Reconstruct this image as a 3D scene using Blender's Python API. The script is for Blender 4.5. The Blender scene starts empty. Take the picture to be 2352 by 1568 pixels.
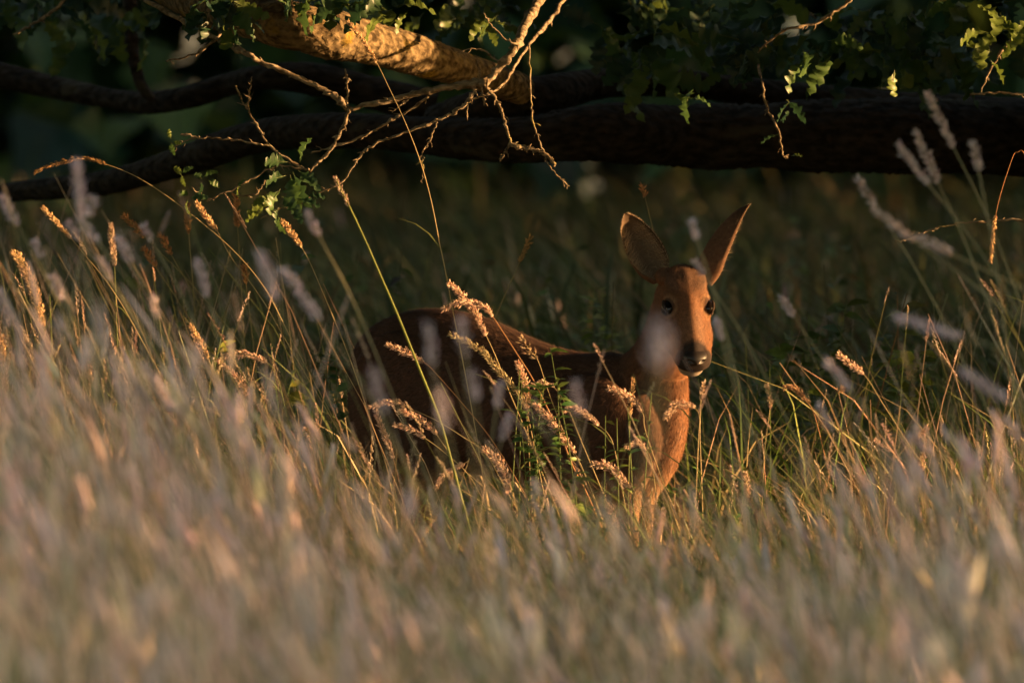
import bpy, math, random
import numpy as np
from mathutils import Vector, Matrix

R = math.radians
rng = np.random.default_rng(11)
random.seed(5)

# ------------------------------------------------------------------ camera
CAM_H, FOCUS, LENS = 1.45, 28.35, 500.0
FPX = 2352 * LENS / 36.0                       # focal length in pixels of the 2352 px wide view I measured in
PITCH = math.atan((784 + 80) / FPX)
scene = bpy.context.scene
cam_d = bpy.data.cameras.new('camera')
cam = bpy.data.objects.new('camera', cam_d)
scene.collection.objects.link(cam)
cam.location = (0, 0, CAM_H)
cam.rotation_euler = (math.pi / 2 - PITCH, 0, 0)
cam_d.lens = LENS
cam_d.sensor_width = 36
cam_d.clip_start = 0.5
cam_d.clip_end = 2000
cam_d.dof.use_dof = True
cam_d.dof.focus_distance = FOCUS
cam_d.dof.aperture_fstop = 6.3
scene.camera = cam

# ------------------------------------------------------------------ light: a low evening sun from the side
SUN_EL, SUN_AZ = R(5.5), R(1.5)                # SUN_AZ: how far the sun stands towards the camera's side of the deer
to_sun = Vector((math.cos(SUN_EL) * math.cos(SUN_AZ), -math.cos(SUN_EL) * math.sin(SUN_AZ), math.sin(SUN_EL)))
world = bpy.data.worlds.new('World')
scene.world = world
world.use_nodes = True
wn = world.node_tree
sky = wn.nodes.new('ShaderNodeTexSky')
sky.sky_type = 'NISHITA'
sky.sun_disc = False
sky.dust_density = 3.0
sky.ozone_density = 0.4
sky.sun_elevation = SUN_EL
sky.sun_rotation = math.atan2(to_sun.x, to_sun.y)
bg = wn.nodes['Background']
wn.links.new(sky.outputs[0], bg.inputs[0])
bg.inputs[1].default_value = 0.15
sun_d = bpy.data.lights.new('sun', 'SUN')
sun = bpy.data.objects.new('sun', sun_d)
scene.collection.objects.link(sun)
sun_d.energy = 5.0
sun_d.angle = R(0.55)
sun_d.color = (1.0, 0.55, 0.23)
sun.rotation_euler = to_sun.to_track_quat('Z', 'Y').to_euler()
scene.view_settings.view_transform = 'Standard'
scene.view_settings.look = 'None'
scene.view_settings.gamma = 1
scene.view_settings.exposure = 2.1
scene.cycles.use_denoising = True
scene.cycles.max_bounces = 8
scene.cycles.transparent_max_bounces = 4

# ------------------------------------------------------------------ helpers
def at(u, v, d):
    """the point at depth d (metres along y) that a pixel of the 2352 px view looks at"""
    dx, dz = (u - 1176) / FPX, -(v - 784) / FPX
    c, s = math.cos(PITCH), math.sin(PITCH)
    y = c + dz * s
    z = -s + dz * c
    k = d / y
    return np.array((dx * k, d, CAM_H + z * k))

def link(o, parent=None):
    scene.collection.objects.link(o)
    if parent is not None:
        o.parent = parent
        o.matrix_parent_inverse = Matrix.Translation(-parent.location) if parent.type == 'EMPTY' else Matrix()
    return o

def tag(o, label, cat, group=None, kind=None):
    o['label'] = label
    o['category'] = cat
    if group: o['group'] = group
    if kind: o['kind'] = kind
    return o

def empty(name, loc):
    o = bpy.data.objects.new(name, None)
    o.location = loc
    o.empty_display_size = 0.05
    scene.collection.objects.link(o)
    return o

class MB:
    """collects vertices, faces (tris as quads with a repeated last index are not allowed: two lists) and colours"""
    def __init__(self):
        self.v, self.q, self.t, self.c, self.n = [], [], [], [], 0
    def add(self, v, quads=None, tris=None, col=None):
        v = np.asarray(v, float).reshape(-1, 3)
        if quads is not None and len(quads): self.q.append(np.asarray(quads, int).reshape(-1, 4) + self.n)
        if tris is not None and len(tris): self.t.append(np.asarray(tris, int).reshape(-1, 3) + self.n)
        if col is None: col = (0.5, 0.5, 0.5)
        col = np.asarray(col, float)
        if col.ndim == 1: col = np.repeat(col[None, :], len(v), 0)
        self.c.append(col)
        self.v.append(v)
        self.n += len(v)
    def mesh(self, name, smooth=True):
        v = np.concatenate(self.v)
        q = np.concatenate(self.q) if self.q else np.zeros((0, 4), int)
        t = np.concatenate(self.t) if self.t else np.zeros((0, 3), int)
        me = bpy.data.meshes.new(name)
        me.vertices.add(len(v))
        me.vertices.foreach_set('co', v.astype(np.float32).ravel())
        nl = len(q) * 4 + len(t) * 3
        me.loops.add(nl)
        me.loops.foreach_set('vertex_index', np.concatenate([q.ravel(), t.ravel()]).astype(np.int32))
        me.polygons.add(len(q) + len(t))
        st = np.concatenate([np.arange(len(q)) * 4, len(q) * 4 + np.arange(len(t)) * 3]).astype(np.int32)
        me.polygons.foreach_set('loop_start', st)
        me.polygons.foreach_set('use_smooth', np.full(len(q) + len(t), smooth))
        me.update(calc_edges=True)
        a = me.color_attributes.new('Col', 'FLOAT_COLOR', 'POINT')
        c = np.concatenate(self.c)
        a.data.foreach_set('color', np.concatenate([c, np.ones((len(c), 1))], 1).astype(np.float32).ravel())
        return me
    def build(self, name, mat, parent=None, smooth=True):
        me = self.mesh(name, smooth)
        me.materials.append(mat)
        return link(bpy.data.objects.new(name, me), parent)

def catmull(pts, n):
    """n points of a smooth curve through pts (any number of columns)"""
    p = np.asarray(pts, float)
    if len(p) == 2:
        t = np.linspace(0, 1, n)[:, None]
        return p[0] * (1 - t) + p[1] * t
    e = np.concatenate([[2 * p[0] - p[1]], p, [2 * p[-1] - p[-2]]])
    s = np.linspace(0, len(p) - 1 - 1e-9, n)
    i = s.astype(int)
    f = (s - i)[:, None]
    a, b, c, d = e[i], e[i + 1], e[i + 2], e[i + 3]
    return 0.5 * (2 * b + (c - a) * f + (2 * a - 5 * b + 4 * c - d) * f ** 2 + (3 * b - a - 3 * c + d) * f ** 3)

def frames(p):
    t = np.gradient(p, axis=0)
    t /= np.linalg.norm(t, axis=1)[:, None] + 1e-12
    ref = np.array((0.13, -0.97, 0.21))
    n1 = np.cross(t, ref); n1 /= np.linalg.norm(n1, axis=1)[:, None] + 1e-9
    n2 = np.cross(t, n1)
    return t, n1, n2

def tube(mb, pts, rad, sides=6, col=(.5, .5, .5), rough=0.0, cap=True):
    p = np.asarray(pts, float)
    n = len(p)
    rad = np.asarray(rad, float) * np.ones(n)
    t, n1, n2 = frames(p)
    a = np.linspace(0, 2 * np.pi, sides, endpoint=False)
    rr = rad[:, None] * (1 + rough * rng.normal(size=(n, sides)))
    v = p[:, None, :] + rr[..., None] * (np.cos(a)[None, :, None] * n1[:, None, :] + np.sin(a)[None, :, None] * n2[:, None, :])
    v = v.reshape(-1, 3)
    i, j = np.meshgrid(np.arange(n - 1), np.arange(sides), indexing='ij')
    j2 = (j + 1) % sides
    q = np.stack([i * sides + j, i * sides + j2, (i + 1) * sides + j2, (i + 1) * sides + j], -1).reshape(-1, 4)
    tr = []
    if cap:
        v = np.concatenate([v, p[:1], p[-1:]])
        b, e = n * sides, n * sides + 1
        for k in range(sides):
            tr.append((b, (k + 1) % sides, k))
            tr.append((e, (n - 1) * sides + k, (n - 1) * sides + (k + 1) % sides))
    if np.ndim(col) == 2:
        col = np.repeat(np.asarray(col), sides, 0)
        if cap: col = np.concatenate([col, col[:1], col[-1:]])
    mb.add(v, q, tr, col)

# ------------------------------------------------------------------ materials
def nodes_of(name):
    m = bpy.data.materials.new(name)
    m.use_nodes = True
    nt = m.node_tree
    nt.nodes.clear()
    out = nt.nodes.new('ShaderNodeOutputMaterial')
    return m, nt, out

def plant_material(name, trans=0.35, rough=0.6, spec=0.3, noise=60.0, amount=0.35, gain=1.0):
    m, nt, out = nodes_of(name)
    N, L = nt.nodes.new, nt.links.new
    at_ = N('ShaderNodeAttribute'); at_.attribute_name = 'Col'
    tc = N('ShaderNodeTexCoord')
    nz = N('ShaderNodeTexNoise'); nz.inputs['Scale'].default_value = noise; nz.inputs['Detail'].default_value = 3
    L(tc.outputs['Object'], nz.inputs['Vector'])
    mr = N('ShaderNodeMapRange')
    mr.inputs['From Min'].default_value = 0.3; mr.inputs['From Max'].default_value = 0.7
    mr.inputs['To Min'].default_value = gain * (1 - amount); mr.inputs['To Max'].default_value = gain * (1 + amount)
    L(nz.outputs[0], mr.inputs[0])
    mx = N('ShaderNodeVectorMath'); mx.operation = 'SCALE'
    L(at_.outputs['Color'], mx.inputs[0]); L(mr.outputs[0], mx.inputs['Scale'])
    bs = N('ShaderNodeBsdfPrincipled')
    L(mx.outputs[0], bs.inputs['Base Color'])
    bs.inputs['Roughness'].default_value = rough
    bs.inputs['Specular IOR Level'].default_value = spec
    tr = N('ShaderNodeBsdfTranslucent')
    L(mx.outputs[0], tr.inputs['Color'])
    ms = N('ShaderNodeMixShader'); ms.inputs[0].default_value = trans
    L(bs.outputs[0], ms.inputs[1]); L(tr.outputs[0], ms.inputs[2])
    L(ms.outputs[0], out.inputs[0])
    return m

def bark_material(name, base, light, lichen, scale=1.0, bump=0.6, amount=0.5):
    m, nt, out = nodes_of(name)
    N, L = nt.nodes.new, nt.links.new
    tc = N('ShaderNodeTexCoord')
    mp = N('ShaderNodeMapping'); mp.inputs['Scale'].default_value = (0.45 * scale, 1 * scale, 1 * scale)
    L(tc.outputs['Object'], mp.inputs[0])
    n1 = N('ShaderNodeTexNoise'); n1.inputs['Scale'].default_value = 70; n1.inputs['Detail'].default_value = 6
    n2 = N('ShaderNodeTexNoise'); n2.inputs['Scale'].default_value = 14; n2.inputs['Detail'].default_value = 4
    vo = N('ShaderNodeTexVoronoi'); vo.inputs['Scale'].default_value = 55
    for x in (n1, n2, vo): L(mp.outputs[0], x.inputs['Vector'])
    cr = N('ShaderNodeValToRGB')
    cr.color_ramp.elements[0].position = 0.36; cr.color_ramp.elements[0].color = (*base, 1)
    cr.color_ramp.elements[1].position = 0.66; cr.color_ramp.elements[1].color = (*light, 1)
    L(n1.outputs[0], cr.inputs[0])
    lr = N('ShaderNodeValToRGB')
    lr.color_ramp.elements[0].position = 0.60; lr.color_ramp.elements[0].color = (0, 0, 0, 1)
    lr.color_ramp.elements[1].position = 0.68; lr.color_ramp.elements[1].color = (amount, amount, amount, 1)
    L(n2.outputs[0], lr.inputs[0])
    mx = N('ShaderNodeMixRGB'); mx.inputs[2].default_value = (*lichen, 1)
    L(lr.outputs[0], mx.inputs[0]); L(cr.outputs[0], mx.inputs[1])
    bs = N('ShaderNodeBsdfPrincipled'); bs.inputs['Roughness'].default_value = 0.92
    bs.inputs['Specular IOR Level'].default_value = 0.15
    L(mx.outputs[0], bs.inputs['Base Color'])
    ad = N('ShaderNodeMath'); ad.operation = 'ADD'
    L(n1.outputs[0], ad.inputs[0]); L(vo.outputs[0], ad.inputs[1])
    bu = N('ShaderNodeBump'); bu.inputs['Strength'].default_value = bump; bu.inputs['Distance'].default_value = 0.008
    L(ad.outputs[0], bu.inputs['Height']); L(bu.outputs[0], bs.inputs['Normal'])
    L(bs.outputs[0], out.inputs[0])
    return m

def ground_material():
    m, nt, out = nodes_of('meadow_soil')
    N, L = nt.nodes.new, nt.links.new
    tc = N('ShaderNodeTexCoord')
    n1 = N('ShaderNodeTexNoise'); n1.inputs['Scale'].default_value = 3; n1.inputs['Detail'].default_value = 8
    L(tc.outputs['Object'], n1.inputs['Vector'])
    cr = N('ShaderNodeValToRGB')
    cr.color_ramp.elements[0].position = 0.35; cr.color_ramp.elements[0].color = (0.035, 0.03, 0.015, 1)
    cr.color_ramp.elements[1].position = 0.65; cr.color_ramp.elements[1].color = (0.07, 0.075, 0.025, 1)
    L(n1.outputs[0], cr.inputs[0])
    bs = N('ShaderNodeBsdfPrincipled'); bs.inputs['Roughness'].default_value = 0.95
    L(cr.outputs[0], bs.inputs['Base Color'])
    L(bs.outputs[0], out.inputs[0])
    return m

def plain_material(name, col, rough=0.5, spec=0.5, coat=0.0):
    m, nt, out = nodes_of(name)
    bs = nt.nodes.new('ShaderNodeBsdfPrincipled')
    nz = nt.nodes.new('ShaderNodeTexNoise'); nz.inputs['Scale'].default_value = 220
    cr = nt.nodes.new('ShaderNodeValToRGB')
    cr.color_ramp.elements[0].color = (*[c * 0.75 for c in col], 1)
    cr.color_ramp.elements[1].color = (*[c * 1.2 for c in col], 1)
    nt.links.new(nz.outputs[0], cr.inputs[0])
    nt.links.new(cr.outputs[0], bs.inputs['Base Color'])
    bs.inputs['Roughness'].default_value = rough
    bs.inputs['Specular IOR Level'].default_value = spec
    bs.inputs['Coat Weight'].default_value = coat
    bs.inputs['Coat Roughness'].default_value = 0.03
    nt.links.new(bs.outputs[0], out.inputs[0])
    return m

M_GRASS = plant_material('grass', trans=0.30, rough=0.55, spec=0.25, noise=9, amount=0.25)
M_HEAD = plant_material('seed_head', trans=0.42, rough=0.75, spec=0.15, noise=120, amount=0.3)
M_LEAF = plant_material('leaf', trans=0.33, rough=0.45, spec=0.4, noise=70, amount=0.3)
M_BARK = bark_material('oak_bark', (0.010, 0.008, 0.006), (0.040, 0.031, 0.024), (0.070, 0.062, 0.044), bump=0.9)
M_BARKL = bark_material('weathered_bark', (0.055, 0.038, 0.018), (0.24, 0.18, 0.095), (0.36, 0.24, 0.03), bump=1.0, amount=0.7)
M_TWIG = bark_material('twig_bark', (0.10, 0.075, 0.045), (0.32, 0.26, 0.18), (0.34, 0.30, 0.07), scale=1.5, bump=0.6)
M_FUR = plant_material('fur', trans=0.0, rough=0.85, spec=0.12, noise=160, amount=0.22)
M_HAIR = plant_material('fur_hair', trans=0.25, rough=0.6, spec=0.2, noise=90, amount=0.3)
M_EYE = plain_material('eye', (0.006, 0.004, 0.003), 0.10, 0.35, 0.0)
M_NOSE = plain_material('nose', (0.013, 0.010, 0.010), 0.48, 0.4, 0.0)
M_HOOF = plain_material('hoof', (0.02, 0.017, 0.014), 0.45, 0.4)

# ------------------------------------------------------------------ ground
gx = np.linspace(-400, 400, 41)
gy = np.concatenate([np.linspace(-300, 0, 10), np.linspace(2, 60, 30), np.linspace(70, 900, 30)])
X, Y = np.meshgrid(gx, gy, indexing='ij')
Z = 0.012 * np.sin(X * 3.1 + Y * 1.7) + 0.012 * np.sin(Y * 2.3 - X)
g = MB()
i, j = np.meshgrid(np.arange(len(gx) - 1), np.arange(len(gy) - 1), indexing='ij')
w = len(gy)
g.add(np.stack([X, Y, Z], -1), np.stack([i * w + j, (i + 1) * w + j, (i + 1) * w + j + 1, i * w + j + 1], -1).reshape(-1, 4))
go = g.build('ground', ground_material())
tag(go, 'dark earthy meadow ground under the tall grass', 'ground', kind='structure')

# ------------------------------------------------------------------ leaves
def oak_leaf(L=0.1, W=0.055, fold=0.25, curl=0.15, seed=0, lobes=4):
    r = np.random.default_rng(seed)
    pts = [(0.0, 0.035)]
    for k in range(lobes):
        a = 0.14 + 0.80 * k / lobes
        wd = math.sin(math.pi * min(0.95, 0.18 + 0.72 * (k + 0.6) / lobes)) ** 0.8
        pts += [(a + .02, wd * 0.52), (a + 0.085, wd * (0.98 + 0.1 * r.normal())), (a + 0.155, wd * 0.80)]
    pts += [(0.95, 0.30), (1.0, 0.0)]
    s = np.array([p[0] for p in pts]); h = np.array([max(p[1], 0.0) for p in pts])
    n = len(s)
    mid = np.stack([s * L, np.zeros(n), -curl * L * (s - .2) ** 2 + 0.02 * L * np.sin(9 * s)], -1)
    up = lambda sg: np.stack([s * L, sg * h * W * 0.5, -curl * L * (s - .2) ** 2 + fold * h * W * 0.5 + 0.10 * W * np.sin(s * 21 + sg)], -1)
    v = np.concatenate([mid, up(1), up(-1)])
    q = []
    for k in range(n - 1):
        q.append((k, k + 1, n + k + 1, n + k))
        q.append((k + 1, k, 2 * n + k, 2 * n + k + 1))
    return v, np.array(q)

def oval_leaf(L, W, fold=0.3, curl=0.2, n=5):
    s = np.linspace(0, 1, n)
    h = np.sin(np.pi * s ** 0.8) * 0.5
    h[0] = 0.02
    mid = np.stack([s * L, np.zeros(n), -curl * L * s ** 2], -1)
    up = lambda sg: np.stack([s * L, sg * h * W, -curl * L * s ** 2 + fold * h * W], -1)
    v = np.concatenate([mid, up(1), up(-1)])
    q = []
    for k in range(n - 1):
        q.append((k, k + 1, n + k + 1, n + k)); q.append((k + 1, k, 2 * n + k, 2 * n + k + 1))
    return v, np.array(q)

def rot_from(x, roll):
    """rotation matrices (N,3,3) whose local x axis is x, rolled about it"""
    x = x / (np.linalg.norm(x, axis=1)[:, None] + 1e-9)
    ref = np.tile(np.array((0.01, 0.02, 1.0)), (len(x), 1))
    y = np.cross(ref, x); y /= np.linalg.norm(y, axis=1)[:, None] + 1e-9
    z = np.cross(x, y)
    c, s = np.cos(roll)[:, None], np.sin(roll)[:, None]
    return np.stack([x, c * y + s * z, -s * y + c * z], -1)

def scatter(mb, tmpl, pos, xdir, roll, scale, col):
    v, q = tmpl
    N = len(pos)
    Rm = rot_from(np.asarray(xdir, float), np.asarray(roll, float))
    w = np.einsum('nij,kj->nki', Rm, v) * np.asarray(scale)[:, None, None] + np.asarray(pos)[:, None, :]
    qq = q[None] + (np.arange(N) * len(v))[:, None, None]
    mb.add(w.reshape(-1, 3), qq.reshape(-1, 4), None, np.repeat(np.asarray(col), len(v), 0))

def mixcol(n, cols, jit=0.18, weights=None):
    cols = np.asarray(cols)
    p = None if weights is None else np.asarray(weights) / np.sum(weights)
    c = cols[rng.choice(len(cols), n, p=p)]
    return np.clip(c * (1 + jit * rng.normal(size=(n, 1))) * (1 + 0.06 * rng.normal(size=(n, 3))), 0.005, 0.9)

# ------------------------------------------------------------------ oak tree
oak = empty('oak_tree', (5.6, 31.6, 0))
tag(oak, 'old oak tree with low dark boughs, bare lit twigs and lobed leaves above the deer', 'tree')

def limb(name, pts, mat, sides=14, n=60, rough=0.035, lump=0.05, parent=oak):
    """pts: (u, v, depth, radius in pixels) traced along the middle of the limb"""
    p = [(*at(u, v, d), r / FPX * d) for u, v, d, r in pts]
    c = catmull(p, n)
    mb = MB()
    k = np.arange(n)
    lum = np.interp(k, np.linspace(0, n - 1, max(6, n // 14)), rng.normal(size=max(6, n // 14)))
    rad = c[:, 3] * (1 + lump * lum + .15 * lump * rng.normal(size=n))
    tube(mb, c[:, :3], np.maximum(rad, 0.0006), sides, rough=rough)
    return mb.build(name, mat, parent)

# main dark low bough, its fork, and the curved limb on the far left
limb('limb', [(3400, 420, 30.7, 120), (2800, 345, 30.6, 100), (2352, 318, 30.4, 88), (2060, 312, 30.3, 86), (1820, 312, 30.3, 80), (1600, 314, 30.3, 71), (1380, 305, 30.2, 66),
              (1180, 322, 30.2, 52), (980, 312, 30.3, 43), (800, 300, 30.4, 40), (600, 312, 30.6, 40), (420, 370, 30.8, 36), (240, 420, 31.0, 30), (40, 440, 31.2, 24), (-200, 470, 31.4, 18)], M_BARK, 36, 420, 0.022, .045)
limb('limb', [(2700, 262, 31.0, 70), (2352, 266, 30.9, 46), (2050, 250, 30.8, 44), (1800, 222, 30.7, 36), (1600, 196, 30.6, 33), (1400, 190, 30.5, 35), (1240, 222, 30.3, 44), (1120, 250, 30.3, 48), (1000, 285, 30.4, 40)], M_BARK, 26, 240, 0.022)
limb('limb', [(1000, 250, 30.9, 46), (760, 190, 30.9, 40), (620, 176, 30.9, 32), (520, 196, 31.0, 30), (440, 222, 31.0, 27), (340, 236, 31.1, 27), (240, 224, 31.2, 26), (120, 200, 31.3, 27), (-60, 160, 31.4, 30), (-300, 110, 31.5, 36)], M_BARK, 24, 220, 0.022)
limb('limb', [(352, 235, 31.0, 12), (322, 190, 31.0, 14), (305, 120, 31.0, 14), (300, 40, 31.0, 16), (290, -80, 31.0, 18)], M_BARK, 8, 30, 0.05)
# the pale limb the low sun picks out
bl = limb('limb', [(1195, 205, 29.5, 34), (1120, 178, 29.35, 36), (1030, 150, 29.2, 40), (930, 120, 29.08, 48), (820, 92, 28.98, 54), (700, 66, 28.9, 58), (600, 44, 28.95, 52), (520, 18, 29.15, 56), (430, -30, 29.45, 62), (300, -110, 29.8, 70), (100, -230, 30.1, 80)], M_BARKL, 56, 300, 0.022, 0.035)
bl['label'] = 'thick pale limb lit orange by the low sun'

twig_anchor = []
def twig(pts, r0, r1, n=None, mat=M_TWIG, knots=True, sides=7):
    """pts: (u, v[, depth]); radii in pixels"""
    n = n or max(8, int(len(pts) * 6))
    P = [(*at(p[0], p[1], p[2] if len(p) > 2 else 28.55), 0) for p in pts]
    c = catmull(P, n)[:, :3]
    c += 0.0012 * rng.normal(size=c.shape)
    k = 28.5 / FPX
    rad = np.linspace(r0, r1, n) * .85 * k * (1 + 0.12 * rng.normal(size=n))
    if knots:
        rad[rng.random(n) < 0.12] *= 1.45
    mb = MB()
    tube(mb, c, np.maximum(rad, 0.0007), sides, rough=0.10)
    # short spurs and buds
    for _ in range(int(n * 0.35)):
        i = rng.integers(1, n - 1)
        d = c[min(i + 1, n - 1)] - c[i - 1]
        d /= np.linalg.norm(d) + 1e-9
        s = np.cross(d, rng.normal(size=3)); s /= np.linalg.norm(s) + 1e-9
        l = rng.uniform(0.004, 0.012)
        tube(mb, [c[i], c[i] + (s + 0.5 * d) * l * 0.6, c[i] + (s + 0.8 * d) * l], [rad[i] * .55, rad[i] * .45, 0.0006], 4)
    return mb.build('twig', mat, oak)

twig([(1300, -120, 28.9), (1240, 0, 28.75), (1205, 60, 28.65), (1180, 115, 28.55), (1150, 150), (1120, 185), (1090, 192), (1030, 200), (960, 215), (880, 235), (800, 251)], 14, 7.5, 70)
twig([(800, 251), (760, 215), (700, 186), (640, 160), (597, 141), (560, 120), (500, 92, 28.7), (430, 55, 28.8), (330, 0, 28.9)], 8, 6, 50)
twig([(801, 252), (790, 290), (762, 340), (735, 370), (710, 393)], 5.2, 4)
twig([(712, 394), (670, 372), (620, 335), (590, 290), (567, 250), (555, 225), (540, 195)], 4.2, 1.6)
twig([(567, 250), (575, 205), (577, 178)], 2.4, 1.2)
twig([(622, 338), (560, 325), (500, 318), (455, 315), (414, 307)], 3.0, 2.4)
twig([(458, 314), (425, 325), (392, 342)], 2.2, 1.2)
twig([(985, 222), (930, 260), (898, 277), (860, 300), (828, 316), (766, 338), (718, 351)], 4.5, 2.4)
twig([(940, 228), (918, 243), (900, 259)], 3.0, 1.6)
twig([(1091, 205), (1075, 232), (1047, 255), (1003, 277), (938, 303), (880, 322), (850, 338), (836, 348)], 5, 3)
twig([(836, 347), (810, 382), (788, 417), (753, 433), (705, 457), (660, 480)], 3.2, 1.8)
twig([(1003, 280), (986, 325), (968, 352)], 2.4, 1.8)
twig([(968, 352), (972, 385), (968, 420)], 1.6, 1.0)
twig([(1118, 198), (1135, 222), (1148, 246), (1160, 280), (1170, 316), (1172, 335)], 4.6, 3.4)
twig([(1172, 332), (1160, 350), (1148, 372)], 4.2, 2.0)
twig([(1170, 332), (1205, 339), (1236, 347), (1262, 362), (1274, 384)], 6.4, 4.2)
twig([(1214, 100), (1219, 198), (1223, 264), (1236, 317), (1258, 373), (1285, 408), (1306, 426)], 2.6, 1.6)
twig([(1098, 136), (1104, 185), (1113, 242)], 3.6, 2.6)
twig([(793, 158), (798, 200), (799, 247)], 2.6, 3.2)
twig([(382, 141, 28.9), (443, 125, 28.8), (495, 93, 28.7), (512, 60, 28.8), (523, 20, 28.8), (540, -60, 28.9)], 2.2, 6)
twig([(487, 457), (551, 427), (600, 399), (640, 380), (705, 392)], 2.0, 2.8)
twig([(539, 451), (588, 443), (608, 415)], 1.6, 2.4)
twig([(440, 430), (470, 455), (487, 457)], 1.4, 1.8)
twig([(705, 457), (672, 470), (640, 480), (600, 500)], 1.8, 1.2)
twig([(1150, 150), (1120, 122), (1085, 112), (1050, 122)], 3.0, 1.4)
twig([(1188, 105), (1160, 90), (1130, 60), (1110, 30)], 3.0, 1.4)
twig([(1300, -10, 29.2), (1270, 40, 29.1), (1225, 90, 29.0), (1190, 140, 28.9), (1150, 200, 28.8), (1080, 235, 28.7), (1072, 270, 28.7)], 6, 2.0)
twig([(1740, 150, 29.2), (1752, 200, 29.1), (1762, 250, 29.1), (1785, 290, 29.0), (1797, 350, 29.0), (1805, 365, 29.0)], 3.5, 2.2)
twig([(1980, -20, 29.0), (1930, 20, 29.0), (1870, 55, 29.0), (1800, 70, 29.0), (1740, 120, 29.1)], 5, 2.5)
twig([(2230, 218, 29.0), (2290, 214, 29.0), (2360, 214, 29.0), (2460, 190, 29.0)], 2.4, 4)
twig([(2057, 556, 28.2), (2100, 543, 28.2), (2150, 524, 28.2), (2200, 513, 28.2), (2270, 508, 28.2), (2352, 505, 28.2), (2420, 515, 28.2)], 2.6, 2.6)
twig([(2500, -60, 29.1), (2380, 40, 29.0), (2300, 120, 29.0), (2250, 215, 29.0)], 6, 2)
twig([(30, 80, 29.5), (70, 60, 29.4), (130, 20, 29.3), (180, -40, 29.3)], 2, 6)

# single oak leaves: shared meshes in a few sizes and greens
leaf_meshes = []
LEAF_COL = [(0.024, 0.062, 0.028), (0.036, 0.080, 0.030), (0.055, 0.110, 0.028), (0.10, 0.15, 0.028), (0.020, 0.052, 0.036)]
for k in range(10):
    mb = MB()
    v, q = oak_leaf(1.0, 0.52 + 0.09 * (k % 3), 0.35, 0.3 + 0.12 * (k % 4), k, 4 + k % 2)
    mb.add(v, q, None, LEAF_COL[k % 5])
    tube(mb, [(-0.12, 0, 0.01), (0, 0, 0), (0.35, 0, -0.002)], [0.012, 0.014, 0.008], 3, (0.10, 0.13, 0.04), cap=False)
    me = mb.mesh('leaf'); me.materials.append(M_LEAF)
    leaf_meshes.append(me)

n_leaf = 0
def put_leaf(p, size, direction, roll, green=None):
    global n_leaf
    me = leaf_meshes[(green if green is not None else rng.integers(5)) + 5 * rng.integers(2)]
    o = bpy.data.objects.new('leaf', me)
    link(o, oak)
    m = rot_from(np.array([direction], float), np.array([roll]))[0]
    M4 = Matrix([[*m[0], 0], [*m[1], 0], [*m[2], 0], [0, 0, 0, 1]])
    o.matrix_basis = Matrix.Translation(Vector(p)) @ M4 @ Matrix.Diagonal((size, size, size, 1))
    n_leaf += 1

def leaf_spray(u0, v0, su, sv, n, d, sd, size, green=None, droop=-0.6):
    for _ in range(n):
        u = u0 + su * rng.uniform(-1, 1); v = v0 + sv * rng.uniform(-1, 1)
        p = at(u, v, d + sd * rng.uniform(-1, 1))
        a = rng.uniform(0, 2 * math.pi)
        put_leaf(p, size * rng.uniform(0.7, 1.2), (math.cos(a), 0.7 * math.sin(a), droop + 0.5 * rng.normal()), rng.normal() * 0.9, green)

# the lit spray on the bare twigs
for (u, v, L, dx, dz, roll, gr) in [
        (655, 372, 62, -1, .1, 1.2, 1), (690, 366, 52, .2, 1.0, 1.4, 2), (650, 405, 66, -.9, -.2, 1.4, 1), (690, 396, 60, .7, -.5, 1.2, 1), (676, 404, 78, .35, -1, 1.3, 1),
        (668, 410, 72, .15, -1, .9, 2), (640, 440, 60, -.5, -.7, 1.5, 2), (628, 452, 50, -.9, -.3, 1.3, 3), (652, 455, 55, .6, -.5, 1.2, 1), (690, 458, 48, .8, -.2, .8, 0),
        (672, 470, 50, .3, -.6, .7, 0), (615, 470, 56, -.8, -.3, .6, 3), (640, 478, 46, -.3, -.8, 1.2, 1), (705, 452, 40, .9, .1, .8, 0), (600, 488, 40, -.9, -.4, .8, 3),
        (640, 500, 40, .1, -1, 1.3, 2), (392, 318, 24, -.2, .7, 1.3, 3), (394, 330, 26, .1, -.8, 1.2, 2), (400, 326, 18, .8, -.2, 1.0, 3),
        (416, 402, 26, -.5, .7, 1.2, 3), (420, 396, 24, .7, .5, 1.1, 2), (418, 404, 26, .2, -.9, 1.3, 3), (470, 405, 30, .6, .4, 1.2, 2), (466, 412, 28, -.6, .5, 1.2, 1), (480, 415, 28, .8, -.4, 1.0, 2), (462, 420, 26, 0, -.9, 1.2, 1),
        (432, 448, 30, -.6, .2, 1.0, 2), (440, 455, 36, .8, .1, 1.1, 1), (430, 462, 34, -.1, -1, 1.4, 3), (550, 428, 26, -.4, -.8, 1.2, 3), (548, 430, 20, .3, .6, 1.2, 2)]:
    p = at(u, v, 28.5 + 0.05 * rng.normal())
    put_leaf(p, L / FPX * 28.5 * 1.05, (dx, -0.35 + 0.25 * rng.normal(), dz), roll + .2 * rng.normal(), gr)
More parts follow.
